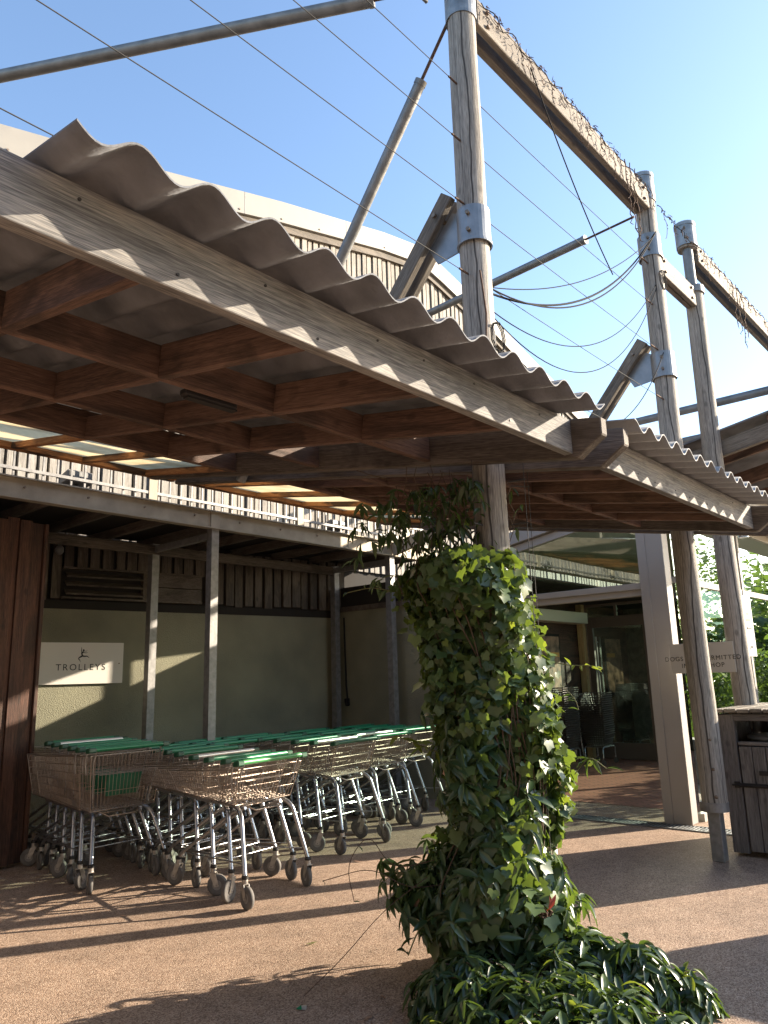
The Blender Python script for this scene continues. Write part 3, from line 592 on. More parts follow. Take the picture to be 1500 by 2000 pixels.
m = MB()
limb([(-.10, 1.0), (-.08, .85), (-.09, .72), (-.03, .62)], [.01, .025, .03, .04], m)
limb([(-.03, .62), (.12, .60), (.25, .58), (.38, .62)], [.04, .025, .02, .008], m)
limb([(.0, .66), (.15, .72), (.28, .70), (.34, .80)], [.03, .02, .016, .006], m)
limb([(-.03, .64), (-.05, .52), (-.02, .42), (0, .36)], [.06, .06, .05, .07], m)
limb([(0, .36), (-.12, .30), (-.26, .20), (-.28, .14)], [.06, .055, .035, .03], m)
limb([(-.28, .14), (-.18, .05), (-.14, -.05), (-.13, -.12)], [.035, .03, .015, .008], m)
limb([(0, .36), (.15, .33), (.34, .34), (.46, .26), (.52, .20)], [.06, .05, .04, .02, .006], m)
m.add([wpt(sc_+.03+(.07+.07*math.cos(a))*.16, -.0316, 1.885+(.78+.075*math.sin(a))*.16) for a in [i*math.pi/5 for i in range(10)]], [tuple(range(10))])
m.build('dancing_figure', 'ink', sg)
for s in (s0+.05, s1-.05): MB().cyl(wpt(s, -.03, 1.85), wpt(s, -.036, 1.85), .008, 10).build('screw', 'bolt', sg)
# left timber panel
pn = thing('board_partition', (2.2, 7.48, 0), 'tall red brown board panel at the left edge of the trolley bay', 'panel')
frp = Matrix((Vector((0, 0, 1)), Vector((0, -1, 0)), Vector((1, 0, 0)))).transposed().to_4x4(); frp.translation = (2.5, 7.45, 1.6)
for i in range(12):
    x = 3.34-.118*(i+1)-.0; pr = .02*(i % 2); o = MB().box(x, x+.112, 7.44-pr, 7.475, .03, 3.17+.015*((i*7) % 3)); f2 = frp.copy(); f2.translation = (x+.056, 7.45, 1.6); o.build('board', 'panelwood', pn, f2)
member('edge_trim', (3.36, 7.46, .03), (3.36, 7.46, 3.17), .09, .035, 'panelwood', pn, (1, 0, 0))
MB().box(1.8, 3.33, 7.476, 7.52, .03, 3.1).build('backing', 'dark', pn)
# side wall towards the lobby
sw = thing('side_wall', (8.4, 7, 0), 'cream rendered side wall at the right end of the trolley bay', 'wall')
MB().box(8.35, 8.5, 5.5, 8.36, 0, 2.60).build('render', 'render', sw); MB().box(8.31, 8.35, 5.5, 8.3, 2.585, 2.66).build('trim', 'tail', sw)
MB().box(8.36, 8.48, 5.5, 8.36, 2.60, 2.96).build('boards', 'dark', sw)
o = MB().tube([(8.335, 8.18, 2.5), (8.33, 8.15, 1.5), (8.32, 8.12, 1.3), (8.28, 8.05, 1.22)], .012, 6).tube([(8.31, 8.12, 1.3), (8.30, 8.10, 1.2)], [.04, .03], 8).build('wall_cable', 'cable'); tag(o, 'thick black cable hanging in the corner of the trolley bay', 'cable')

# ================================================================== LOBBY
lb = thing('entrance_lobby', (8.3, 4.5, 0), 'glazed entrance lobby with beige steel frames right of the trolley bay', 'entrance')
FX = 8.30
MB().box(FX, FX+.17, 3.18, 3.45, 0, 3.42).build('column', 'beige', lb, bevel=.006)
MB().box(FX-.012, FX, 3.37, 3.47, 0, 3.42).build('column_cover', 'beige', lb, bevel=.003)
def zr(y): return 3.115 + .17*(4.96-y)
m = MB().box(FX+.02, FX+.10, 3.47, 6.2, 2.47, 2.54); m.box(FX+.06, FX+.16, 3.47, 6.2, 2.40, 2.47); m.build('transom', 'frame', lb, bevel=.003)
# raking head, glass above the transom
MB().hexa([(FX+.02, 5.5, zr(5.5)-.0), (FX+.12, 5.5, zr(5.5)-.0), (FX+.12, 3.1, zr(3.1)-.0), (FX+.02, 3.1, zr(3.1)-.0)][::-1], [(FX+.02, 5.5, zr(5.5)+.09), (FX+.12, 5.5, zr(5.5)+.09), (FX+.12, 3.1, zr(3.1)+.09), (FX+.02, 3.1, zr(3.1)+.09)][::-1]).build('raking_head', 'frame', lb)
MB().add([(FX+.06, 3.47, 2.54), (FX+.06, 5.5, 2.54), (FX+.06, 5.5, zr(5.5)), (FX+.06, 3.47, zr(3.47))], [(0, 1, 2, 3)]).build('fanlight_glass', 'doorglass', lb)
# sloping roof + ceiling
MB().hexa([(FX-.05, 2.75, zr(2.75)+.1), (16, 2.75, zr(2.75)+.1), (16, 5.6, zr(5.6)+.1), (FX-.05, 5.6, zr(5.6)+.1)], [(FX-.05, 2.75, zr(2.75)+.26), (16, 2.75, zr(2.75)+.26), (16, 5.6, zr(5.6)+.26), (FX-.05, 5.6, zr(5.6)+.26)]).build('roof', 'beige', lb)
MB().hexa([(FX+.15, 3.25, zr(3.25)+.05), (15.9, 3.25, zr(3.25)+.05), (15.9, 5.6, zr(5.6)+.05), (FX+.15, 5.6, zr(5.6)+.05)], [(FX+.15, 3.25, zr(3.25)+.09), (15.9, 3.25, zr(3.25)+.09), (15.9, 5.6, zr(5.6)+.09), (FX+.15, 5.6, zr(5.6)+.09)]).build('ceiling', 'ceil', lb)
MB().box(8.5, 16, 5.6, 7.3, 2.90, 2.96).build('low_roof', 'dark', lb)
cl = MB().ring((9.55, 4.2), zr(4.2)+.02, zr(4.2)+.05, .07, .12).build('ceiling_light', 'galv', lb)
MB().cyl((9.55, 4.2, zr(4.2)+.035), (9.55, 4.2, zr(4.2)+.048), .07, 24).build('diffuser', 'ceil', cl)
# south glass wall
SY = 3.15
m = MB().box(FX+.26, 20, SY, SY+.07, 2.53, 2.60); m.build('south_transom', 'frame', lb)
MB().box(FX+.26, 20, SY-.02, SY+.09, 3.40, 3.50).build('eaves_beam', 'frame', lb)
MB().box(FX+.2, 20, SY-.55, SY-.02, 3.50, 3.56).build('soffit', 'frame', lb)
for x in (10.9, 13.6, 16.3): MB().box(x-.035, x+.035, SY-.01, SY+.11, 0, 3.40).build('mullion', 'frame', lb)
m = MB().box(FX+.26, 20, SY-.005, SY+.08, 0, .08); m.build('sill', 'frame', lb)
for a, b in ((FX+.26, 10.865), (10.935, 13.565), (13.635, 16.265), (16.335, 20)):
    MB().add([(a, SY+.03, .08), (b, SY+.03, .08), (b, SY+.03, 2.53), (a, SY+.03, 2.53)], [(0, 1, 2, 3)]).build('lower_pane', 'southglass', lb); MB().add([(a, SY+.03, 2.60), (b, SY+.03, 2.60), (b, SY+.03, 3.40), (a, SY+.03, 3.40)], [(0, 1, 2, 3)]).build('upper_pane', 'southglass', lb)
# inner walls
frb = Matrix((Vector((1, 0, 0)), Vector((0, 1, 0)), Vector((0, 0, 1)))).transposed().to_4x4(); frb.translation = (11.5, 7.1, 1.4)
MB().box(9.0, 15.9, 7.10, 7.2, 0, 2.9).build('inner_timber_wall', 'panelwood', lb, frb)
MB().box(8.5, 9.0, 6.2, 7.2, 0, 2.9).build('inner_wall', 'creamwall', lb)
MB().box(11.6, 13.6, 6.8, 7.09, 2.50, 2.70).build('lintel', 'creamwall', lb)
fry, _ = frame_of((13.75, 7.0, 0), (13.75, 7.0, 2.9)); MB().box(13.68, 13.80, 6.96, 7.08, 0, 2.88).build('door_post', 'yellowwood', lb, fry)
MB().box(15.9, 16.0, 5.7, 7.2, 0, 3.2).build('far_wall', 'oldclad', lb)
MB().box(15.92, 15.98, 3.25, 5.7, 0, .08).box(15.92, 15.98, 3.25, 5.7, 2.5, 2.58).box(15.92, 15.98, 4.4, 4.46, .08, 2.5).build('far_frame', 'frame', lb); MB().add([(15.95, 3.25, .08), (15.95, 5.7, .08), (15.95, 5.7, 3.1), (15.95, 3.25, 3.3)], [(0, 1, 2, 3)]).build('far_pane', 'glass', lb)
dr = thing('glass_door', (13.8, 6.3, 0), 'brown framed glass door at the back of the lobby behind the basket stacks', 'door')
DX = 13.8
MB().box(DX, DX+.07, 6.82, 6.94, 0, 2.58).box(DX, DX+.07, 5.70, 5.82, 0, 2.58).box(DX, DX+.07, 5.82, 6.82, 2.42, 2.58).box(DX, DX+.07, 5.82, 6.82, .01, .30).build('frame', 'doorframe', dr, bevel=.004)
MB().add([(DX+.03, 5.82, .30), (DX+.03, 6.82, .30), (DX+.03, 6.82, 2.42), (DX+.03, 5.82, 2.42)], [(0, 1, 2, 3)]).build('pane', 'doorglass', dr)
MB().cyl((DX-.05, 6.74, 1.1), (DX-.05, 6.74, 2.25), .018, 10).cyl((DX-.05, 6.74, 1.2), (DX+.01, 6.74, 1.2), .01, 8).cyl((DX-.05, 6.74, 2.15), (DX+.01, 6.74, 2.15), .01, 8).build('handle', 'frame', dr)
MB().box(DX, DX+.05, 5.70, 6.94, 2.58, 2.62).box(DX, DX+.05, 5.70, 6.94, 2.82, 2.87).box(DX, DX+.05, 6.3, 6.35, 2.62, 2.82).build('fanlight_frame', 'doorframe', dr)
MB().add([(DX+.02, 5.72, 2.62), (DX+.02, 6.92, 2.62), (DX+.02, 6.92, 2.82), (DX+.02, 5.72, 2.82)], [(0, 1, 2, 3)]).build('fanlight_pane', 'tintglass', dr)
t = thing('white_post', (13.75, 5.5, 0), 'slim white post beside the glass door in the lobby', 'post'); MB().box(13.70, 13.80, 5.46, 5.56, 0, 2.95).build('shaft', 'frame', t, bevel=.006)
ps = thing('poster', (12.5, 7.08, 1.8), 'dark framed food poster on the brown lobby wall', 'poster')
MB().box(12.12, 12.92, 7.06, 7.09, 1.12, 2.30).build('frame', 'dark', ps, bevel=.004); MB().box(12.17, 12.87, 7.052, 7.06, 1.17, 2.25).build('print', 'poster', ps); MB().box(12.5, 12.84, 7.046, 7.052, 1.88, 1.96).build('banner', 'orange', ps)
t = thing('notice', (10.9, 3.1, 2), 'tall white paper notice with an arrow taped to the lobby window frame', 'notice')
NX = 10.9
MB().box(NX-.20, NX+.18, SY-.022, SY-.014, 1.72, 2.52).build('sheet', 'paper', t)
m = MB()
for i, (a, b) in enumerate(((-.10, .05), (-.12, .08))): m.box(NX+a, NX+b, SY-.025, SY-.022, 2.26-i*.085, 2.30-i*.085)
m.build('orange_print', 'orange', t)
MB().box(NX-.12, NX+.10, SY-.025, SY-.022, 2.075, 2.095).prism([(NX-.12, SY-.022, 2.085), (NX-.07, SY-.022, 2.05), (NX-.06, SY-.022, 2.065), (NX-.09, SY-.022, 2.085), (NX-.06, SY-.022, 2.105), (NX-.07, SY-.022, 2.12)], (0, -.003, 0)).build('arrow', 'ink', t)
m = MB()
for i in range(5): m.box(NX-.12+.05*i, NX-.10+.05*i, SY-.025, SY-.022, 2.40, 2.45)
m.box(NX-.1, NX+.06, SY-.025, SY-.022, 1.93, 1.94); m.box(NX-.10, NX-.07, SY-.025, SY-.022, 1.80, 1.88); m.box(NX-.04, NX+.06, SY-.025, SY-.022, 1.82, 1.86); m.build('small_print', 'ink', t)
t = thing('downlight', (8.75, 2.75, 3.2), 'shiny steel cylinder downlight under the lobby eaves', 'light')
MB().cyl((8.75, 2.45, 2.96), (8.75, 2.45, 3.12), .055, 20).build('can', 'chrome', t); MB().cyl((8.75, 2.45, 3.12), (8.75, 2.45, 3.25), .03, 12).build('stem', 'cable', t)
# dogs notice
dg = thing('dogs_notice', (7.95, 2.77, 1.68), 'beige notice board behind the second post reading DOGS NOT PERMITTED IN SHOP', 'sign')
MB().box(7.955, 7.967, 2.455, 3.085, 1.53, 1.828).build('board', 'noticeboard', dg, bevel=.002)
for body, z in (('DOGS NOT PERMITTED', 1.655), ('IN THE SHOP', 1.585)):
    vs, fs = text_mesh(body, .062, 1.0, 1.18, .001); MB().add([(7.954-v.z, 2.77-v.x, z+v.y) for v in vs], fs).build('lettering', 'ink', dg)
for y in (2.50, 3.04): MB().cyl((7.955, y, 1.69), (7.949, y, 1.69), .006, 8).build('screw', 'galv', dg)
# stacked shopping baskets on wheeled bases
def basket_mesh():
    m = MB(); a, b = .30, .20; h = .20; A, B = .24, .15; r = .0035
    def rect(x, y, z): return [(-x, -y, z), (x, -y, z), (x, y, z), (-x, y, z), (-x, -y, z)]
    m.tube(rect(a, b, h), .006, 5); m.tube(rect(a*.95, b*.93, h*.6), r, 4); m.tube(rect(A, B, 0), .005, 4)
    for i in range(15):
        s = -1+2*i/14; 
        for q in (-1, 1): m.tube([(a*s, b*q, h), (A*s, B*q, 0)], r, 4, False)
    for i in range(9):
        s = -1+2*i/8
        for q in (-1, 1): m.tube([(a*q, b*s, h), (A*q, B*s, 0)], r, 4, False)
        m.tube([(-A, B*s, 0), (A, B*s, 0)], r, 4, False)
    return m
b0 = tag(basket_mesh().build('shopping_basket', 'basketdark'), 'wire', 'basket', 'stacked wire shopping baskets')
W[b0] = Matrix.Identity(4)
first = True
for (bx, by, rz, n, lab) in ((13.05, 6.50, R(8), 20, 'right'), (12.9, 7.0-.18, R(3), 23, 'left')):
    if lab == 'left': bx, by = 12.35, 6.82
    t = thing('basket_trolley', (bx, by, 0), f'wheeled steel base carrying the {lab} basket stack', 'basket base', 'wheeled basket bases')
    m = MB()
    for q in (-1, 1):
        m.tube([(bx-.24, by+q*.17, .10), (bx-.24, by+q*.17, .27), (bx-.20, by+q*.17, .30), (bx+.20, by+q*.17, .30), (bx+.24, by+q*.17, .27), (bx+.24, by+q*.17, .10)], .012, 8)
    m.tube([(bx-.2, by-.17, .30), (bx-.2, by+.17, .30)], .01, 6).tube([(bx+.2, by-.17, .30), (bx+.2, by+.17, .30)], .01, 6)
    m.tube([(bx-.30, by+.17, .16), (bx-.34, by+.18, .5), (bx-.34, by+.19, .92), (bx-.38, by+.2, 1.04)], .012, 8).build('frame', 'chrome', t)
    for q in (-1, 1):
        for p in (-1, 1): MB().cyl((bx+p*.24-.012, by+q*.17, .045), (bx+p*.24+.012, by+q*.17, .045), .042, 14).build('wheel', 'rubber', t)
    for k in range(n):
        o = b0 if first else b0.copy()
        if not first: C.objects.link(o)
        first = False
        o.location = (bx+rnd.uniform(-.006, .006), by+rnd.uniform(-.006, .006), .315+k*.037); o.rotation_euler = (0, 0, rz+rnd.uniform(-.02, .02))
        nth = ['lowest', 'second', 'third', 'fourth', 'fifth', 'sixth', 'seventh', 'eighth', 'ninth', 'tenth', 'eleventh', 'twelfth']
        o['label'] = (f'{nth[k]} wire basket from the bottom of the {lab} lobby stack' if k < n//2 else f'{nth[n-1-k] if k < n-1 else "topmost"} wire basket from the top of the {lab} lobby stack').replace('lowest wire basket from the bottom', 'lowest wire basket').replace('topmost wire basket from the top', 'topmost wire basket')
        o['group'] = f'wire baskets in the {lab} lobby stack'

# ================================================================== TROLLEYS
def lerp(a, b, t): return tuple(a[i]+(b[i]-a[i])*t for i in range(3))
def basket(zt, zb_, wt=.34, wb=.295, L=.92, rear0=.02, deep=True):
    ins = .05 if deep else .08
    """wire basket in the local frame: x across, y forward, z up"""
    m = MB(); fz = zt-.05 if not deep else zt-.04
    c = {'rlt': (-wt, rear0, zt), 'rrt': (wt, rear0, zt), 'flt': (-wt*.76, L, fz), 'frt': (wt*.76, L, fz),
         'rlb': (-wb, rear0+ins, zb_), 'rrb': (wb, rear0+ins, zb_), 'flb': (-wb*.76, L-.08, zb_+.05), 'frb': (wb*.76, L-.08, zb_+.05)}
    m.tube([c['rlt'], c['flt'], c['frt'], c['rrt']], .0045, 5); m.tube([c['rlt'], c['rrt']], .004, 5)
    m.tube([c['rlb'], c['flb'], c['frb'], c['rrb'], c['rlb']], .0045, 5)
    for k in 'rlt rrt flt frt'.split(): m.tube([c[k], c[k[:2]+'b']], .0045, 5)
    def panel(a, b, c2, d, nv, nh, r=.0021):
        for i in range(nv+1): m.tube([lerp(a, b, i/nv), lerp(d, c2, i/nv)], r, 4, False)
        for j in range(1, nh): m.tube([lerp(a, d, j/nh), lerp(b, c2, j/nh)], r*1.15, 4, False)
    nh = 6 if deep else 4
    panel(c['rlt'], c['flt'], c['flb'], c['rlb'], 27, nh); panel(c['rrt'], c['frt'], c['frb'], c['rrb'], 27, nh); panel(c['flt'], c['frt'], c['frb'], c['flb'], 14, nh); panel(c['rlb'], c['rrb'], c['frb'], c['flb'], 15, 16)
    # rear flap
    panel(c['rlt'], c['rrt'], c['rrb'], c['rlb'], 19, 3)
    m.tube([(-wt*.7, rear0+.03, zt-(zt-zb_)*.36), (wt*.7, rear0+.03, zt-(zt-zb_)*.36)], .0035, 5); m.tube([(-.2, .10, zb_-.012), (-.16, .02, zb_-.045), (.10, .02, zb_-.045), (.16, .10, zb_-.012)], .006, 6)
    return m
def caster(x, y, root, ang):
    c = MB(); zt = .20
    c.tube([(0, 0, zt-.035), (0, 0, zt)], .022, 12)
    for q in (-1, 1): c.prism([(q*.021-.002, -.028, zt-.035), (q*.021-.002, .02, zt-.035), (q*.021-.002, .05, .07), (q*.021-.002, .015, .064)], (.004, 0, 0))
    c.box(-.023, .023, -.028, .02, zt-.038, zt-.033)
    fr_ = Matrix.Translation((x, y, 0)) @ Matrix.Rotation(ang, 4, 'Z')
    mm = MB(); mm.v = [fr_ @ Vector(v) for v in c.v]; mm.f = c.f; mm.sm = c.sm; o = mm.build('caster', 'fork', root, fr_)
    def sub(mb, nm, mt):
        k = MB(); k.v = [fr_ @ Vector(v) for v in mb.v]; k.f = mb.f; k.sm = mb.sm; return k.build(nm, mt, o)
    wv = MB(); seg = 22; cy, cz = .032, .077
    prof = [(-.016, .036), (-.018, .064), (-.013, .076), (.013, .076), (.018, .064), (.016, .036)]
    for (px_, r) in prof:
        for k in range(seg): wv.v.append((px_, cy+r*math.cos(2*math.pi*k/seg), cz+r*math.sin(2*math.pi*k/seg)))
    for a in range(5):
        for k in range(seg): wv.f.append((a*seg+k, a*seg+(k+1) % seg, (a+1)*seg+(k+1) % seg, (a+1)*seg+k)); wv.sm.append(True)
    sub(wv, 'tyre', 'rubber'); sub(MB().tube([(-.013, cy, cz), (.013, cy, cz)], .037, 16).tube([(-.025, cy, cz), (.025, cy, cz)], .007, 8), 'hub', 'hub'); sub(MB().tube([(0, 0, zt-.004), (0, 0, zt+.012)], .025, 12).tube([(0, 0, zt+.014), (0, 0, zt+.022)], .022, 12), 'collar', 'blackrub')
    return o
def bez(pts, n=6):
    """round the corners of a path"""
    out = [Vector(pts[0])]
    for i in range(1, len(pts)-1):
        a, b, c = Vector(pts[i-1]), Vector(pts[i]), Vector(pts[i+1]); d = min((a-b).length, (c-b).length)*.45; p = b+(a-b).normalized()*d; q = b+(c-b).normalized()*d
        out += [p*(1-t)**2+b*2*t*(1-t)+q*t*t for t in [k/n for k in range(n+1)]]
    return out+[Vector(pts[-1])]
def make_trolley(deep):
    hz = 1.07 if deep else .985; zt = hz-.05; zb_ = .585 if deep else .675
    t = thing('shopping_trolley', (0, 0, 0), 'x', 'trolley', 'shopping trolleys nested in rows')
    basket(zt, zb_, deep=deep).build('basket', 'basketwire', t)
    fm = MB(); L = .92; r = .0175
    for q in (-1, 1):
        fm.tube(bez([(q*.20, .62, zb_+.01), (q*.235, .16, zb_-.01), (q*.27, .06, zb_-.06), (q*.335, -.055, .205)]), r, 10)
        fm.tube(bez([(q*.19, .10, zb_-.03), (q*.18, .24, zb_-.07), (q*.155, .86, .25), (q*.15, .90, .205)]), .0135, 8)
        fm.tube([(q*.31, -.015, .285), (q*.155, .80, .255)], .006, 6)
    for (y, z, x) in ((.25, .275, .255), (.5, .265, .205)): fm.tube([(-x, y, z), (x, y, z)], .006, 6)
    fm.tube([(-.235, .16, zb_-.015), (.235, .16, zb_-.015)], .01, 8)
    for q in (-1, 1): fm.tube(bez([(q*.33, .0, hz), (q*.35, .06, hz-.01), (q*.345, .09, hz-.09), (q*.33, .10, hz-.2)]), .0065, 6); fm.tube(bez([(q*.30, .0, hz-.02), (q*.31, .03, hz-.09), (q*.26, .10, zb_+.05)]), .006, 6)
    fm.build('frame', 'chrome', t)
    gp = MB().tube([(-.315, 0, hz), (.315, 0, hz)], .0185, 14).build('handle', 'green', t)
    for q in (-1, 1): MB().hexa([(q*.345-.035, -.022, hz-.022), (q*.345+.035, -.022, hz-.022), (q*.345+.035, .045, hz-.03), (q*.345-.035, .045, hz-.03)], [(q*.345-.035, -.020, hz+.020), (q*.345+.035, -.020, hz+.018), (q*.345+.035, .04, hz+.005), (q*.345-.035, .04, hz+.012)]).build('end_cap', 'capgreen', gp, bevel=.008)
    if deep:
        MB().hexa([(-.15, .10, zb_+.10), (.15, .10, zb_+.10), (.15, .108, zb_+.10), (-.15, .108, zb_+.10)], [(-.16, .05, zb_+.27), (.16, .05, zb_+.27), (.16, .058, zb_+.27), (-.16, .058, zb_+.27)]).build('child_seat', 'seatgreen', t, bevel=.003)
    for q in (-1, 1): caster(q*.335, -.055, t, 0); caster(q*.15, .90, t, 0)
    return t
def copy_tree(o, parent=None):
    c = o.copy(); C.objects.link(c)
    if parent is not None: c.parent = parent
    for ch in list(o.children): copy_tree(ch, c)
    return c
protos = {True: make_trolley(True), False: make_trolley(False)}
used = {True: False, False: False}
HMAT = {'g': 'green', 'l': 'greenlt', 'd': 'greendk', 's': 'silver'}
def put(deep, x, y, rz, col, label):
    o = protos[deep] if not used[deep] else copy_tree(protos[deep]); used[deep] = True
    o.location = (x, y, 0); o.rotation_euler = (0, 0, rz); o['label'] = label
    for ch in o.children:
        if ch.name.startswith('handle'):
            ch.material_slots[0].link = 'OBJECT'; ch.material_slots[0].material = M[HMAT[col]]
        if ch.name.startswith('caster'):
            ch.rotation_euler = (0, 0, rnd.choice([rnd.uniform(-.4, .4), rnd.uniform(-.9, .9), rnd.uniform(-2, 2), math.pi+rnd.uniform(-.6, .6)]))
    return o
ordn = ['nearest', 'second', 'third', 'fourth', 'fifth', 'sixth', 'seventh', 'eighth', 'ninth']
rows = [
 (True, [(3.55, 6.02), (3.56, 6.22), (3.61, 6.46), (3.68, 6.75), (3.74, 7.02), (3.80, 7.29)], R(3), 'ggggsg', 'deep basket trolley with green handle', 'the left row beside the brown panel'),
 (False, [(4.02, 4.74), (4.08, 4.98), (4.10, 5.22), (4.15, 5.5), (4.28, 5.9), (4.34, 6.18), (4.40, 6.46), (4.46, 6.74)], R(6), 'lggsgggg', 'shallow trolley', 'the front row nearest the camera'),
 (False, [(5.62, 5.36), (5.62, 5.64), (5.60, 5.90), (5.64, 6.21), (5.62, 6.48), (5.60, 6.75), (5.58, 7.02)], R(7), 'dsggggg', 'shallow trolley', 'the middle row right of the front row'),
 (False, [(6.42, 5.58), (6.42, 5.86), (6.44, 6.14), (6.43, 6.42), (6.45, 6.70), (6.46, 6.98)], R(5), 'gsgggg', 'shallow trolley', 'the row partly behind the ivy'),
 (False, [(7.22, 5.85), (7.22, 6.12), (7.24, 6.40), (7.25, 6.68), (7.26, 6.96)], R(3), 'ggggg', 'shallow trolley', 'the far right row mostly behind the ivy'),
 (False, [(4.98, 6.42), (4.96, 6.70), (4.95, 6.98)], R(6), 'ggg', 'shallow trolley', 'the short row behind'),
]
cname = {'g': 'green', 'l': 'lime green', 'd': 'dark green', 's': 'bare silver'}
for deep, ps_, rz, cols, lab, row in rows:
    for k, (x, y) in enumerate(ps_):
        put(deep, x, y, rz+rnd.uniform(-.02, .02), cols[k], f'{ordn[k]} trolley of {row}, {cname[cols[k]]} handle')

# ================================================================== BIN STORE (right edge)
bs = thing('bin_store', (7.2, 2.0, 0), 'timber bin store with ledged gate and slatted top at the right edge', 'bin store')
BX = 7.17
def vb(name, y0, y1, z0, z1, x0, x1, par, mt='binwood', bev=.003):
    fr_, L = frame_of(((x0+x1)/2, (y0+y1)/2, z0), ((x0+x1)/2, (y0+y1)/2, z1)); return MB().box(x0, x1, y0, y1, z0, z1).build(name, mt, par, fr_, bev)
vb('corner_board', 2.29, 2.42, .03, 1.17, BX, BX+.06, bs)
vb('side_boards', 2.40, 2.44, .03, 1.17, BX+.06, 8.5, bs)
for i in range(7): 
    y = 1.60+.115*i
m = MB()
for i in range(9):
    y = 1.50+.107*i; fr_, L = frame_of((BX-.05, y+.05, 1.20), (8.6, y+.05, 1.20)); MB().box(BX-.05, 8.6, y, y+.098, 1.185+.004*(i % 2), 1.215+.004*(i % 2)).build('top_board', 'beam', bs, fr_, .003)
member('top_rail', (BX+.03, 1.5, 1.145), (BX+.03, 2.29, 1.145), .05, .06, 'binwood', bs)
gt = vb('gate', 2.175, 2.275, .05, .90, BX+.005, BX+.03, bs)
for i, y in enumerate((2.068, 1.96, 1.853, 1.745, 1.637)): vb('gate_board', y, y+.10, .05, .90, BX+.005, BX+.03, gt)
member('gate_rail', (BX+.035, 1.6, .925), (BX+.035, 2.28, .925), .05, .03, 'binwood', bs)
MB().box(BX-.010, BX+.004, 1.6, 2.13, .67, .705).build('hinge', 'blackiron', bs); MB().box(BX-.010, BX+.004, 1.6, 2.10, .25, .285).build('hinge', 'blackiron', bs)
MB().box(BX-.006, BX+.004, 2.05, 2.33, .565, .60).cyl((BX-.018, 2.08, .583), (BX-.018, 2.36, .583), .007, 8).box(BX-.02, BX+.001, 2.30, 2.34, .56, .61).build('slide_bolt', 'blackiron', bs)
t = thing('bin', (7.7, 1.95, .95), 'round dark bin lid inside the slot of the timber bin store', 'bin')
MB().tube([(7.7, 1.95, .3), (7.7, 1.95, .93), (7.7, 1.95, .94), (7.7, 1.95, .965), (7.7, 1.95, .975)], [.33, .36, .39, .39, .30], 32).build('lid', 'light', t)
vb('back_boards', 1.5, 2.42, .03, 1.15, 8.5, 8.55, bs)
vb('far_side_boards', 1.50, 1.54, .03, 1.17, BX, 8.5, bs)
t = thing('shade_planter', (6.9, .4, 0), 'unseen timber planter added to shade the right foreground', 'planter')  # out-of-view box added to cast shade on the right foreground
MB().box(6.25, 6.9, -1.2, .66, 0, 1.0).build('box', 'binwood', t, bevel=.01)

# ================================================================== PLANTS
nr = np.random.default_rng(4)
IVY = [(0, .02), (.26, -.14), (.50, -.04), (.50, .16), (.60, .42), (.36, .48), (0, .86), (-.36, .48), (-.60, .42), (-.50, .16), (-.50, -.04), (-.26, -.14)]
def ivy_leaf():
    v = [(0, .25, .0)]+[(x, y, .10*abs(x)*1.2-.18*y*y*.6) for x, y in IVY]; f = [(0, i+1, (i+1) % 12+1) for i in range(12)]; return np.array(v, float), f
def lance_leaf():
    ys = [0, .18, .42, .68, .88, 1.0]; ws = [.02, .10, .15, .115, .05, 0.0]; v = []; f = []
    for y, w_ in zip(ys, ws): z = -.30*y*y; v += [(-w_, y, z+w_*.55), (0, y, z), (w_, y, z+w_*.55)]
    for i in range(5): a = i*3; f += [(a, a+1, a+4, a+3), (a+1, a+2, a+5, a+4)]
    return np.array(v, float), f
def leaf_mesh(name, tmpl, P, N, T, size, mat, parent, rndv=None):
    """P base points, N leaf plane normals, T directions the leaf points in"""
    tv, tf = tmpl; n = len(P); N = N/np.linalg.norm(N, axis=1)[:, None]; T = T-N*(T*N).sum(1)[:, None]; T /= np.linalg.norm(T, axis=1)[:, None]+1e-9; B = np.cross(T, N)
    V = P[:, None, :] + size[:, None, None]*(tv[None, :, 0:1]*B[:, None, :]+tv[None, :, 1:2]*T[:, None, :]+tv[None, :, 2:3]*N[:, None, :])
    base = np.array(W[parent].translation) if parent is not None else np.zeros(3); V = (V-base).reshape(-1, 3)
    k = len(tv); fl = []; ls = []; tot = 0; loops = []
    tfl = np.concatenate([np.array(f) for f in tf]); lens = np.array([len(f) for f in tf])
    loops = (tfl[None, :]+(np.arange(n)*k)[:, None]).ravel(); lens_all = np.tile(lens, n); starts = np.concatenate([[0], np.cumsum(lens_all)[:-1]])
    me = bpy.data.meshes.new(name); me.vertices.add(len(V)); me.vertices.foreach_set('co', V.ravel()); me.loops.add(len(loops)); me.loops.foreach_set('vertex_index', loops.astype(np.int32))
    me.polygons.add(len(starts)); me.polygons.foreach_set('loop_start', starts.astype(np.int32)); me.polygons.foreach_set('use_smooth', np.ones(len(starts), bool)); me.update(); me.validate()
    at = me.attributes.new('rnd', 'FLOAT', 'POINT'); rv = nr.random(n) if rndv is None else rndv; at.data.foreach_set('value', np.repeat(rv, k).astype(np.float32))
    me.materials.append(M[mat]); o = bpy.data.objects.new(name, me); C.objects.link(o); o.parent = parent; W[o] = W.get(parent, Matrix.Identity(4)); return o
PXY = np.array([3.77, 2.45]); LEFT = np.array([-.659, .752])
prof = [(0.0, .0, .38), (.27, .06, .29), (.40, .13, .34), (.53, .14, .31), (.70, .06, .26), (.85, .03, .24), (1.06, .02, .25), (1.33, .06, .27), (1.62, .07, .255), (1.91, .13, .27), (2.10, .18, .30), (2.22, .16, .25), (2.32, .12, .15)]
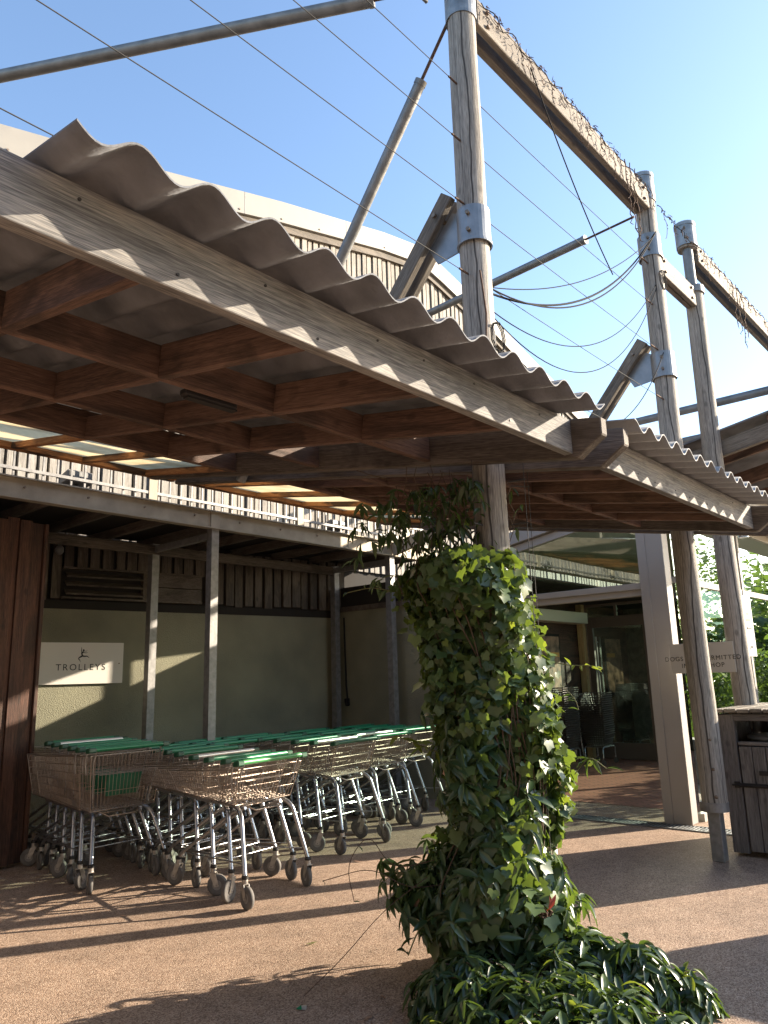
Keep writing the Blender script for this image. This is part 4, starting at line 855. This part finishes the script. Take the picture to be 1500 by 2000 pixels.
def colprof(z):
    zs = [p[0] for p in prof]; return np.interp(z, zs, [p[1] for p in prof]), np.interp(z, zs, [p[2] for p in prof])
def column_points(n, z0, z1, jit=.05, amin=0, amax=2*math.pi):
    z = nr.uniform(z0, z1, n); a = nr.uniform(amin, amax, n); o, r = colprof(z)
    bump_ = .05*np.sin(3*a+z*4.1)+.04*np.sin(5*a-z*7.3)+.03*np.sin(9*z+2*a)
    r = r+bump_+nr.normal(0, jit, n)-.01; c = PXY[None, :]+LEFT[None, :]*o[:, None]
    P = np.stack([c[:, 0]+r*np.cos(a), c[:, 1]+r*np.sin(a), z], 1); N = np.stack([np.cos(a), np.sin(a), np.zeros(n)], 1); return P, N, a
ivy = thing('ivy_climber', (3.77, 2.45, 0), 'dense ivy column climbing the near timber post', 'climbing plant')
# dark woody core so that the column is not see-through
m = MB(); rr = random.Random(9)
for i in range(26):
    a = rr.uniform(0, 6.28); pts = []
    for j in range(12):
        z = j*.21; o, r = colprof(z); a += rr.uniform(-.25, .25); q = r*.62; c = PXY+LEFT*o; pts.append((c[0]+q*math.cos(a), c[1]+q*math.sin(a), z))
    m.tube(pts, [.014-.0008*j for j in range(12)], 5)
m.build('stems', 'bark', ivy)
def down(n, k=.35): return np.stack([nr.normal(0, k, n), nr.normal(0, k, n), -np.ones(n)], 1)
for nm, mt, n, z0, z1, jit, s0, s1, tiltk in (('ivy_leaves', 'ivy', 7600, .15, 2.27, .045, .055, .11, .62), ('young_leaves', 'ivyyoung', 900, .5, 2.30, .05, .035, .075, .6)):
    P, N, a = column_points(n, z0, z1, jit); NN = N+nr.normal(0, tiltk, (n, 3))+np.array([0, 0, .32]); T = down(n, .45)+N*.25
    leaf_mesh(nm, ivy_leaf(), P, NN, T, nr.uniform(s0, s1, n)*.78, mt, ivy)
# inner layer of leaves
P, N, a = column_points(2600, .05, 2.15, .02); P[:, :2] -= N[:, :2]*.09
leaf_mesh('inner_leaves', ivy_leaf(), P, N+nr.normal(0, .3, N.shape), down(2600), nr.uniform(.09, .13, 2600), 'ivy', ivy)
# lance-leaved climber: whorls of drooping pointed leaves
def whorls(P, N, per, size, droop=.55, spread=1.0):
    n = len(P); ax = N+np.array([0, 0, .5])+nr.normal(0, .25, N.shape); ax /= np.linalg.norm(ax, axis=1)[:, None]
    Ps, Ns, Ts = [], [], []
    u = np.cross(ax, np.array([.3, .2, .9])); u /= np.linalg.norm(u, axis=1)[:, None]; v = np.cross(ax, u)
    for k in range(per):
        th = 2*math.pi*k/per+nr.normal(0, .35, n); d = u*np.cos(th)[:, None]+v*np.sin(th)[:, None]; T = d*spread+ax*nr.uniform(.0, .7, n)[:, None]+np.array([0, 0, -droop]); T /= np.linalg.norm(T, axis=1)[:, None]
        Nn = ax+d*.4+np.array([0, 0, .35])+nr.normal(0, .22, ax.shape); Ps.append(P+nr.normal(0, .012, P.shape)); Ns.append(Nn); Ts.append(T)
    return np.concatenate(Ps), np.concatenate(Ns), np.concatenate(Ts), nr.uniform(size[0], size[1], n*per)
lc = thing('lance_leaf_climber', (3.6, 2.6, 0), 'glossy pointed-leaf climber growing through the ivy and up under the canopy', 'climbing plant')
P1, N1, _ = column_points(120, .3, 1.20, .05, R(110), R(245)); P2, N2, _ = column_points(30, .9, 1.5, .08, R(110), R(225)); P3, N3, _ = column_points(150, .30, .62, .09)
P = np.concatenate([P1, P2, P3]); N = np.concatenate([N1, N2, N3]); P = P+N*.03
leaf_mesh('leaves', lance_leaf(), *whorls(P, N, 6, (.085, .14)), 'lance', lc)
# hanging sprays left of the post under the canopy
ns = 150; hp = np.zeros((ns, 3)); 
for i in range(ns):
    l_ = abs(nr.normal(.28, .24)); z = nr.uniform(2.16, 2.74)-l_*.05; q = PXY+LEFT*l_+np.array([.659, .752])*nr.normal(.05, .12); hp[i] = (q[0], q[1], z)
hn = nr.normal(0, 1, (ns, 3)); hn[:, 2] = abs(hn[:, 2])*.3
leaf_mesh('hanging_leaves', lance_leaf(), *whorls(hp, hn, 4, (.06, .12), 1.1, .7), 'lance', lc)
rp = np.array([[3.9+.02*nr.normal(), 2.36+.05*nr.normal(), z] for z in (2.30, 2.42, 2.55, 2.66)]); leaf_mesh('side_leaves', lance_leaf(), *whorls(rp, nr.normal(0, 1, rp.shape), 2, (.06, .09), 1., .7), 'lance', lc)
m = MB(); rr = random.Random(21)
for i in range(22):
    l0 = rr.uniform(-.15, .55); q = PXY+LEFT*l0; pts = [(q[0], q[1], 2.1+rr.uniform(-.1, .1))]
    for j in range(7): p = pts[-1]; pts.append((p[0]+rr.uniform(-.05, .05), p[1]+rr.uniform(-.05, .05), min(2.84, p[2]+rr.uniform(.05, .13))))
    m.tube(pts, .0028, 5)
for dz, l0, l1 in ((2.62, .15, .95), (2.50, .1, .7), (2.72, .0, .8)):
    a = PXY+LEFT*l0; b = PXY+LEFT*l1; m.tube(sag((a[0], a[1], dz), (b[0], b[1], dz+.08), .06, 10), .003, 5)
m.build('stems', 'bark', lc)
# long thin shoots
def shoot(pts, r, leaves, size, name='shoot', mt='greenstem', lmat='lance'):
    s_ = MB().tube(bez(pts, 4), r, 5).build(name, mt, lc)
    if leaves:
        b = bez(pts, 4); idx = np.linspace(len(b)*.25, len(b)-1, leaves).astype(int); P = np.array([b[i] for i in idx]); leaf_mesh('leaves', lance_leaf(), P, nr.normal(0, .5, (leaves, 3))+np.array([0, 0, 1]), nr.normal(0, 1, (leaves, 3)), nr.uniform(size*.7, size*1.2, leaves), lmat, s_)
def pt(l, f, z): q = PXY+LEFT*l+np.array([.659, .752])*f; return (q[0], q[1], z)     # l metres left, f metres away from the viewer
shoot([pt(-.28, -.1, 1.62), pt(-.36, -.12, 1.60), pt(-.45, -.14, 1.60), pt(-.53, -.14, 1.575)], .003, 6, .06, lmat='ivyyoung')
shoot([pt(-.30, -.1, 1.50), pt(-.37, -.12, 1.42), pt(-.38, -.13, 1.36)], .002, 5, .06)
shoot([pt(-.34, -.1, 1.02), pt(-.42, -.12, 1.12), pt(-.50, -.14, 1.05)], .003, 9, .10)
shoot([pt(.45, -.15, .62), pt(.68, -.18, .58), pt(.80, -.2, .78), pt(.92, -.2, .62), pt(.88, -.2, .44)], .0022, 3, .05, mt='rust')
shoot([pt(.40, -.15, .5), pt(.62, -.3, .52), pt(.80, -.35, .64), pt(1.05, -.35, .58)], .002, 2, .05, mt='rust')
shoot([pt(.50, -.2, .55), pt(.75, -.3, .42), pt(.95, -.4, .25), pt(1.15, -.5, .12)], .002, 0, .05, mt='rust')
shoot([pt(.35, -.2, .42), pt(.55, -.24, .34), pt(.62, -.25, .20)], .004, 8, .11)
shoot([pt(.30, .0, 1.12), pt(.46, -.02, 1.18), pt(.60, 0, 1.24)], .003, 12, .09, lmat='ivyyoung')
shoot([pt(.35, .1, 2.02), pt(.55, .1, 2.06), pt(.72, .1, 2.10), pt(.86, .1, 2.07)], .003, 8, .08)
# base shrub
sb = thing('evergreen_shrub', (3.6, 2.0, 0), 'low spreading evergreen shrub with pointed leaves around the foot of the ivy post', 'shrub')
ell = [((3.72, 2.42, .06), (.36, .36, .28), 180), ((3.60, 2.08, .0), (.31, .32, .28), 240), ((3.55, 2.05, .0), (.38, .36, .28), 210), ((3.26, 2.38, .0), (.30, .30, .24), 160), ((3.74, 1.78, .02), (.19, .19, .26), 110), ((3.74, 2.02, .0), (.27, .27, .30), 190), ((3.86, 1.60, .0), (.13, .13, .17), 60), ((3.12, 1.90, .0), (.46, .46, .26), 230), ((3.18, 1.62, 0), (.40, .30, .24), 150)]
AP, AN = [], []
for c, rr_, n in ell:
    d = nr.normal(0, 1, (n*2, 3)); d[:, 2] = abs(d[:, 2]); d /= np.linalg.norm(d, axis=1)[:, None]; d = d[:n]; s = nr.uniform(.80, 1.08, n)[:, None]
    AP.append(np.array(c)+d*np.array(rr_)*s); nn = d/np.array(rr_); AN.append(nn/np.linalg.norm(nn, axis=1)[:, None])
P = np.concatenate(AP); N = np.concatenate(AN); P[:, 2] = np.maximum(P[:, 2], .02)
leaf_mesh('leaves', lance_leaf(), *whorls(P, N, 6, (.085, .145), .45), 'lance', sb)
i2 = nr.choice(len(P), 40); leaf_mesh('young_leaves', lance_leaf(), *whorls(P[i2]+N[i2]*.05, N[i2]+np.array([0, 0, .6]), 4, (.05, .09), -.3, .6), 'ivyyoung', sb)
P4, N4, _ = column_points(700, .05, .5, .05); leaf_mesh('ivy_leaves', ivy_leaf(), P4, N4+nr.normal(0, .4, N4.shape)+np.array([0, 0, .4]), down(700), nr.uniform(.07, .11, 700), 'ivy', ivy)
m = MB(); rr = random.Random(5)
for i in range(0, len(P), 4):
    p = Vector(P[i]); c = Vector((3.6+rr.uniform(-.4, .3), 2.1+rr.uniform(-.4, .4), 0)); mid = p.lerp(c, .5)+Vector((0, 0, .05)); m.tube([c, mid, p], [.006, .005, .003], 5)
m.build('stems', 'bark', sb)
cbl = thing('plant_cables', (3.9, 2.3, 0), 'thin steel plant training cables standing off the ivy post', 'cable')
m = MB()
for l_, f in ((-.17, -.13), (-.10, .12), (.14, -.16), (-.25, .05)):
    m.tube([pt(l_, f, .1), pt(l_, f, 2.80)], .0022, 5)
    for z in (.6, 1.3, 2.0, 2.42, 2.68): m.tube([pt(l_*.55, f*.55, z), pt(l_*1.04, f*1.04, z)], .004, 5)
m.build('cables', 'wirerope', cbl)
# dark red flower head / dead leaves / litter
def small_leaf(x, y, mt, lab, s=.05, rz=0.):
    v, f = lance_leaf(); o = MB().add([(x+(a*math.cos(rz)-b*math.sin(rz))*s*1.6, y+(a*math.sin(rz)+b*math.cos(rz))*s, .008+abs(c_)*s*.4) for a, b, c_ in v], f).build('fallen_leaf', mt); tag(o, lab, 'leaf', 'fallen leaves'); 
    at = o.data.attributes.new('rnd', 'FLOAT', 'POINT'); return o
small_leaf(3.504, 3.713, 'ivyyoung', 'yellow fallen leaf on the ground left of the ivy', .055, 1.2)
small_leaf(5.2, 4.93, 'poster', 'curled brown dead leaf on the ground by the trolley wheels', .07, .4)
small_leaf(3.1, 5.2, 'poster', 'tiny brown dead leaf in the shade on the left', .035, .9)
small_leaf(2.95, 2.75, 'poster', 'dry brown leaf at the edge of the shrub', .06, 2.)
small_leaf(5.95, 3.2, 'poster', 'small dry leaf right of the ivy near the bin store', .05, 2.6)
t = thing('sweet_wrapper', (2.784, 3.062, 0), 'crumpled green and silver wrapper on the ground in front', 'litter')
m = MB().prism([(2.775, 3.075, .004), (2.795, 3.045, .004), (2.803, 3.053, .014), (2.786, 3.078, .010)], (.006, .004, .005)); m.build('foil', 'silver', t); MB().prism([(2.768, 3.085, .005), (2.780, 3.062, .005), (2.788, 3.074, .016)], (.004, .003, .004)).build('green_part', 'green', t)

# ================================================================== TREES AND SHRUBS BEHIND THE VIEWER AND BEYOND THE LOBBY
def tree(x, y, h, r, n, label, s=.16, name='tree'):
    t = thing(name, (x, y, 0), label, 'tree', 'background trees'); m = MB(); rr = random.Random(int(x*13+y)); m.tube([(x, y, 0), (x+.1, y, h*.3), (x+.05, y+.1, h*.7)], [.16*h/6, .12*h/6, .04], 10)
    ends = []
    for i in range(14):
        a = i*2.4; z0 = h*rr.uniform(.22, .6); e = (x+r*.7*math.cos(a), y+r*.7*math.sin(a), z0+h*rr.uniform(.1, .35)); m.tube([(x+.05, y, z0), ((x+e[0])/2, (y+e[1])/2, z0+h*.1), e], [.05, .03, .012], 6); ends.append(e)
    m.build('trunk', 'hedge', t); cl_ = np.array([ends[k % 14] for k in range(28)])+nr.normal(0, r*.28, (28, 3)); P = cl_[nr.integers(0, 28, n)]+nr.normal(0, r*.20, (n, 3)); P[:, 2] = np.clip(P[:, 2], h*.15, h)
    N = nr.normal(0, 1, (n, 3)); leaf_mesh('crown', (lance_leaf()[0]*np.array([2.2, 1, 1]), lance_leaf()[1]), P, N, nr.normal(0, 1, (n, 3)), nr.uniform(s*.7, s*1.3, n), 'treeleaf', t)
for i, (x, y, h, r) in enumerate(((24.5, 1.8, 5.6, 2.0), (27, -1.6, 5.8, 2.2), (33, -2.5, 6.6, 2.8))):
    tree(x, y, h, r, 2600, ['left leafy tree mirrored in the lobby glass', 'tallest leafy tree mirrored in the lobby glass', 'right leafy tree mirrored in the lobby glass'][i])
hd = thing('clipped_hedge', (20, -.4, 0), 'unseen hedge added to darken the reflection low in the lobby glass', 'hedge')  # out-of-view hedge added to darken what the lobby glass reflects
P = np.stack([nr.uniform(15, 29, 9000), -.6+nr.uniform(-.6, .6, 9000), 3.1*nr.uniform(.01, 1, 9000)*nr.uniform(.8, 1, 9000)], 1); P = np.stack([22.5+P[:, 1]+.6, -3.5+(P[:, 0]-15)*.62, P[:, 2]], 1)
leaf_mesh('leaves', (lance_leaf()[0]*np.array([2.2, 1, 1]), lance_leaf()[1]), P, nr.normal(0, 1, P.shape), nr.normal(0, 1, P.shape), nr.uniform(.14, .28, 9000), 'treeleaf', hd)
hd2 = thing('clipped_hedge', (18.5, 5, 0), 'dense hedge seen through the glass beyond the lobby', 'hedge')
P = np.stack([18.5+nr.uniform(-.5, .5, 5000), nr.uniform(1.5, 9, 5000), nr.uniform(.03, 2.6, 5000)], 1)
leaf_mesh('leaves', (lance_leaf()[0]*np.array([2.2, 1, 1]), lance_leaf()[1]), P, nr.normal(0, 1, P.shape), nr.normal(0, 1, P.shape), nr.uniform(.12, .22, 5000), 'treeleaf', hd2)
tree(14.7, 5.0, 2.3, .5, 1500, 'potted olive-like shrub seen beyond the lobby door', .07, 'potted_shrub')

# unseen building blocks added to cut the sky light reaching the yard
ob = thing('rear_sky_blocker', (-6, -9, 0), 'unseen clad block added behind the viewer to cut sky light', 'building')
MB().box(-14, 1.0, -12, -9, 0, 6.5).build('wall', 'binwood', ob); MB().box(-14.2, 1.2, -12.2, -8.8, 6.5, 6.7).build('roof', 'sheet', ob)
ob = thing('left_sky_blocker', (-8, 2, 0), 'unseen clad block added on the left to cut sky light', 'building')
MB().box(-12, -7, -8, 9, 0, 6.5).build('wall', 'binwood', ob); MB().box(-12.2, -6.8, -8.2, 9.0, 6.5, 6.7).build('roof', 'sheet', ob)

# dry leaf litter round the shrub
n = 150; th = nr.uniform(0, 6.28, n); rr2 = nr.uniform(.3, 1.0, n); P = np.stack([3.35+rr2*np.cos(th)*1.0, 2.3+rr2*np.sin(th)*.75, np.full(n, .012)], 1)
lt = leaf_mesh('leaf_litter', lance_leaf(), P, nr.normal(0, .3, (n, 3))+np.array([0, 0, 1]), nr.normal(0, 1, (n, 3)), nr.uniform(.02, .05, n), 'poster', None); lt['kind'] = 'stuff'

pl_ = thing('lobby_shade_planter', (13.5, 2.3, 0), 'unseen planter with shrubs added to keep sun off the lobby floor', 'planter')  # out-of-view planting added to shade part of the lobby floor
MB().box(11.3, 18, 2.0, 2.5, 0, .6).build('box', 'binwood', pl_, bevel=.01)
P = np.stack([nr.uniform(11.3, 18, 5000), nr.uniform(1.95, 2.55, 5000), nr.uniform(.6, 1.85, 5000)], 1)
leaf_mesh('shrubs', (lance_leaf()[0]*np.array([1.6, 1, 1]), lance_leaf()[1]), P, nr.normal(0, 1, P.shape), nr.normal(0, 1, P.shape), nr.uniform(.08, .16, 5000), 'treeleaf', pl_)
# dead flower head with a red leaf on the shrub
M['redleaf'] = leaf_mat('red_leaf', (.25, .03, .015), (.35, .05, .02), (.5, .08, .03), .45)
fhp = np.array([[3.56, 2.12, .43]]*4)+nr.normal(0, .012, (4, 3)); leaf_mesh('red_leaves', lance_leaf(), fhp, nr.normal(0, .6, (4, 3))+np.array([-.7, -.5, .3]), np.array([[0, 0, 1.], [.3, -.3, .6], [-.3, .3, .2], [.1, .1, -1]]), nr.uniform(.05, .09, 4), 'redleaf', sb)
m = MB(); rr = random.Random(2)
for i in range(26):
    p = Vector((3.54+rr.gauss(0, .010), 2.12+rr.gauss(0, .010), .40+rr.gauss(0, .006))); m.tube([p, p+Vector((rr.uniform(-.02, .02), rr.uniform(-.02, .02), rr.uniform(0, .03)))], [.003, .006], 5)
m.build('dead_flower_head', 'rust', sb)

# woody runners on the ivy surface and a few dead leaves
m = MB(); rr = random.Random(77)
for i in range(16):
    a = rr.uniform(R(140), R(300)); pts = []
    for j in range(15):
        z = .15+j*.15; o, r = colprof(z); a += rr.uniform(-.16, .16); q = r*rr.uniform(.93, 1.06); c = PXY+LEFT*o; pts.append((c[0]+q*math.cos(a), c[1]+q*math.sin(a), z))
    m.tube(bez(pts, 3), .0045, 5)
m.build('runners', 'bark', ivy)
P, N, a = column_points(16, .2, 2.2, .05, R(130), R(310)); P += N*.01
leaf_mesh('dead_leaves', ivy_leaf(), P, N+nr.normal(0, .7, N.shape), down(16), nr.uniform(.04, .07, 16), 'poster', ivy)
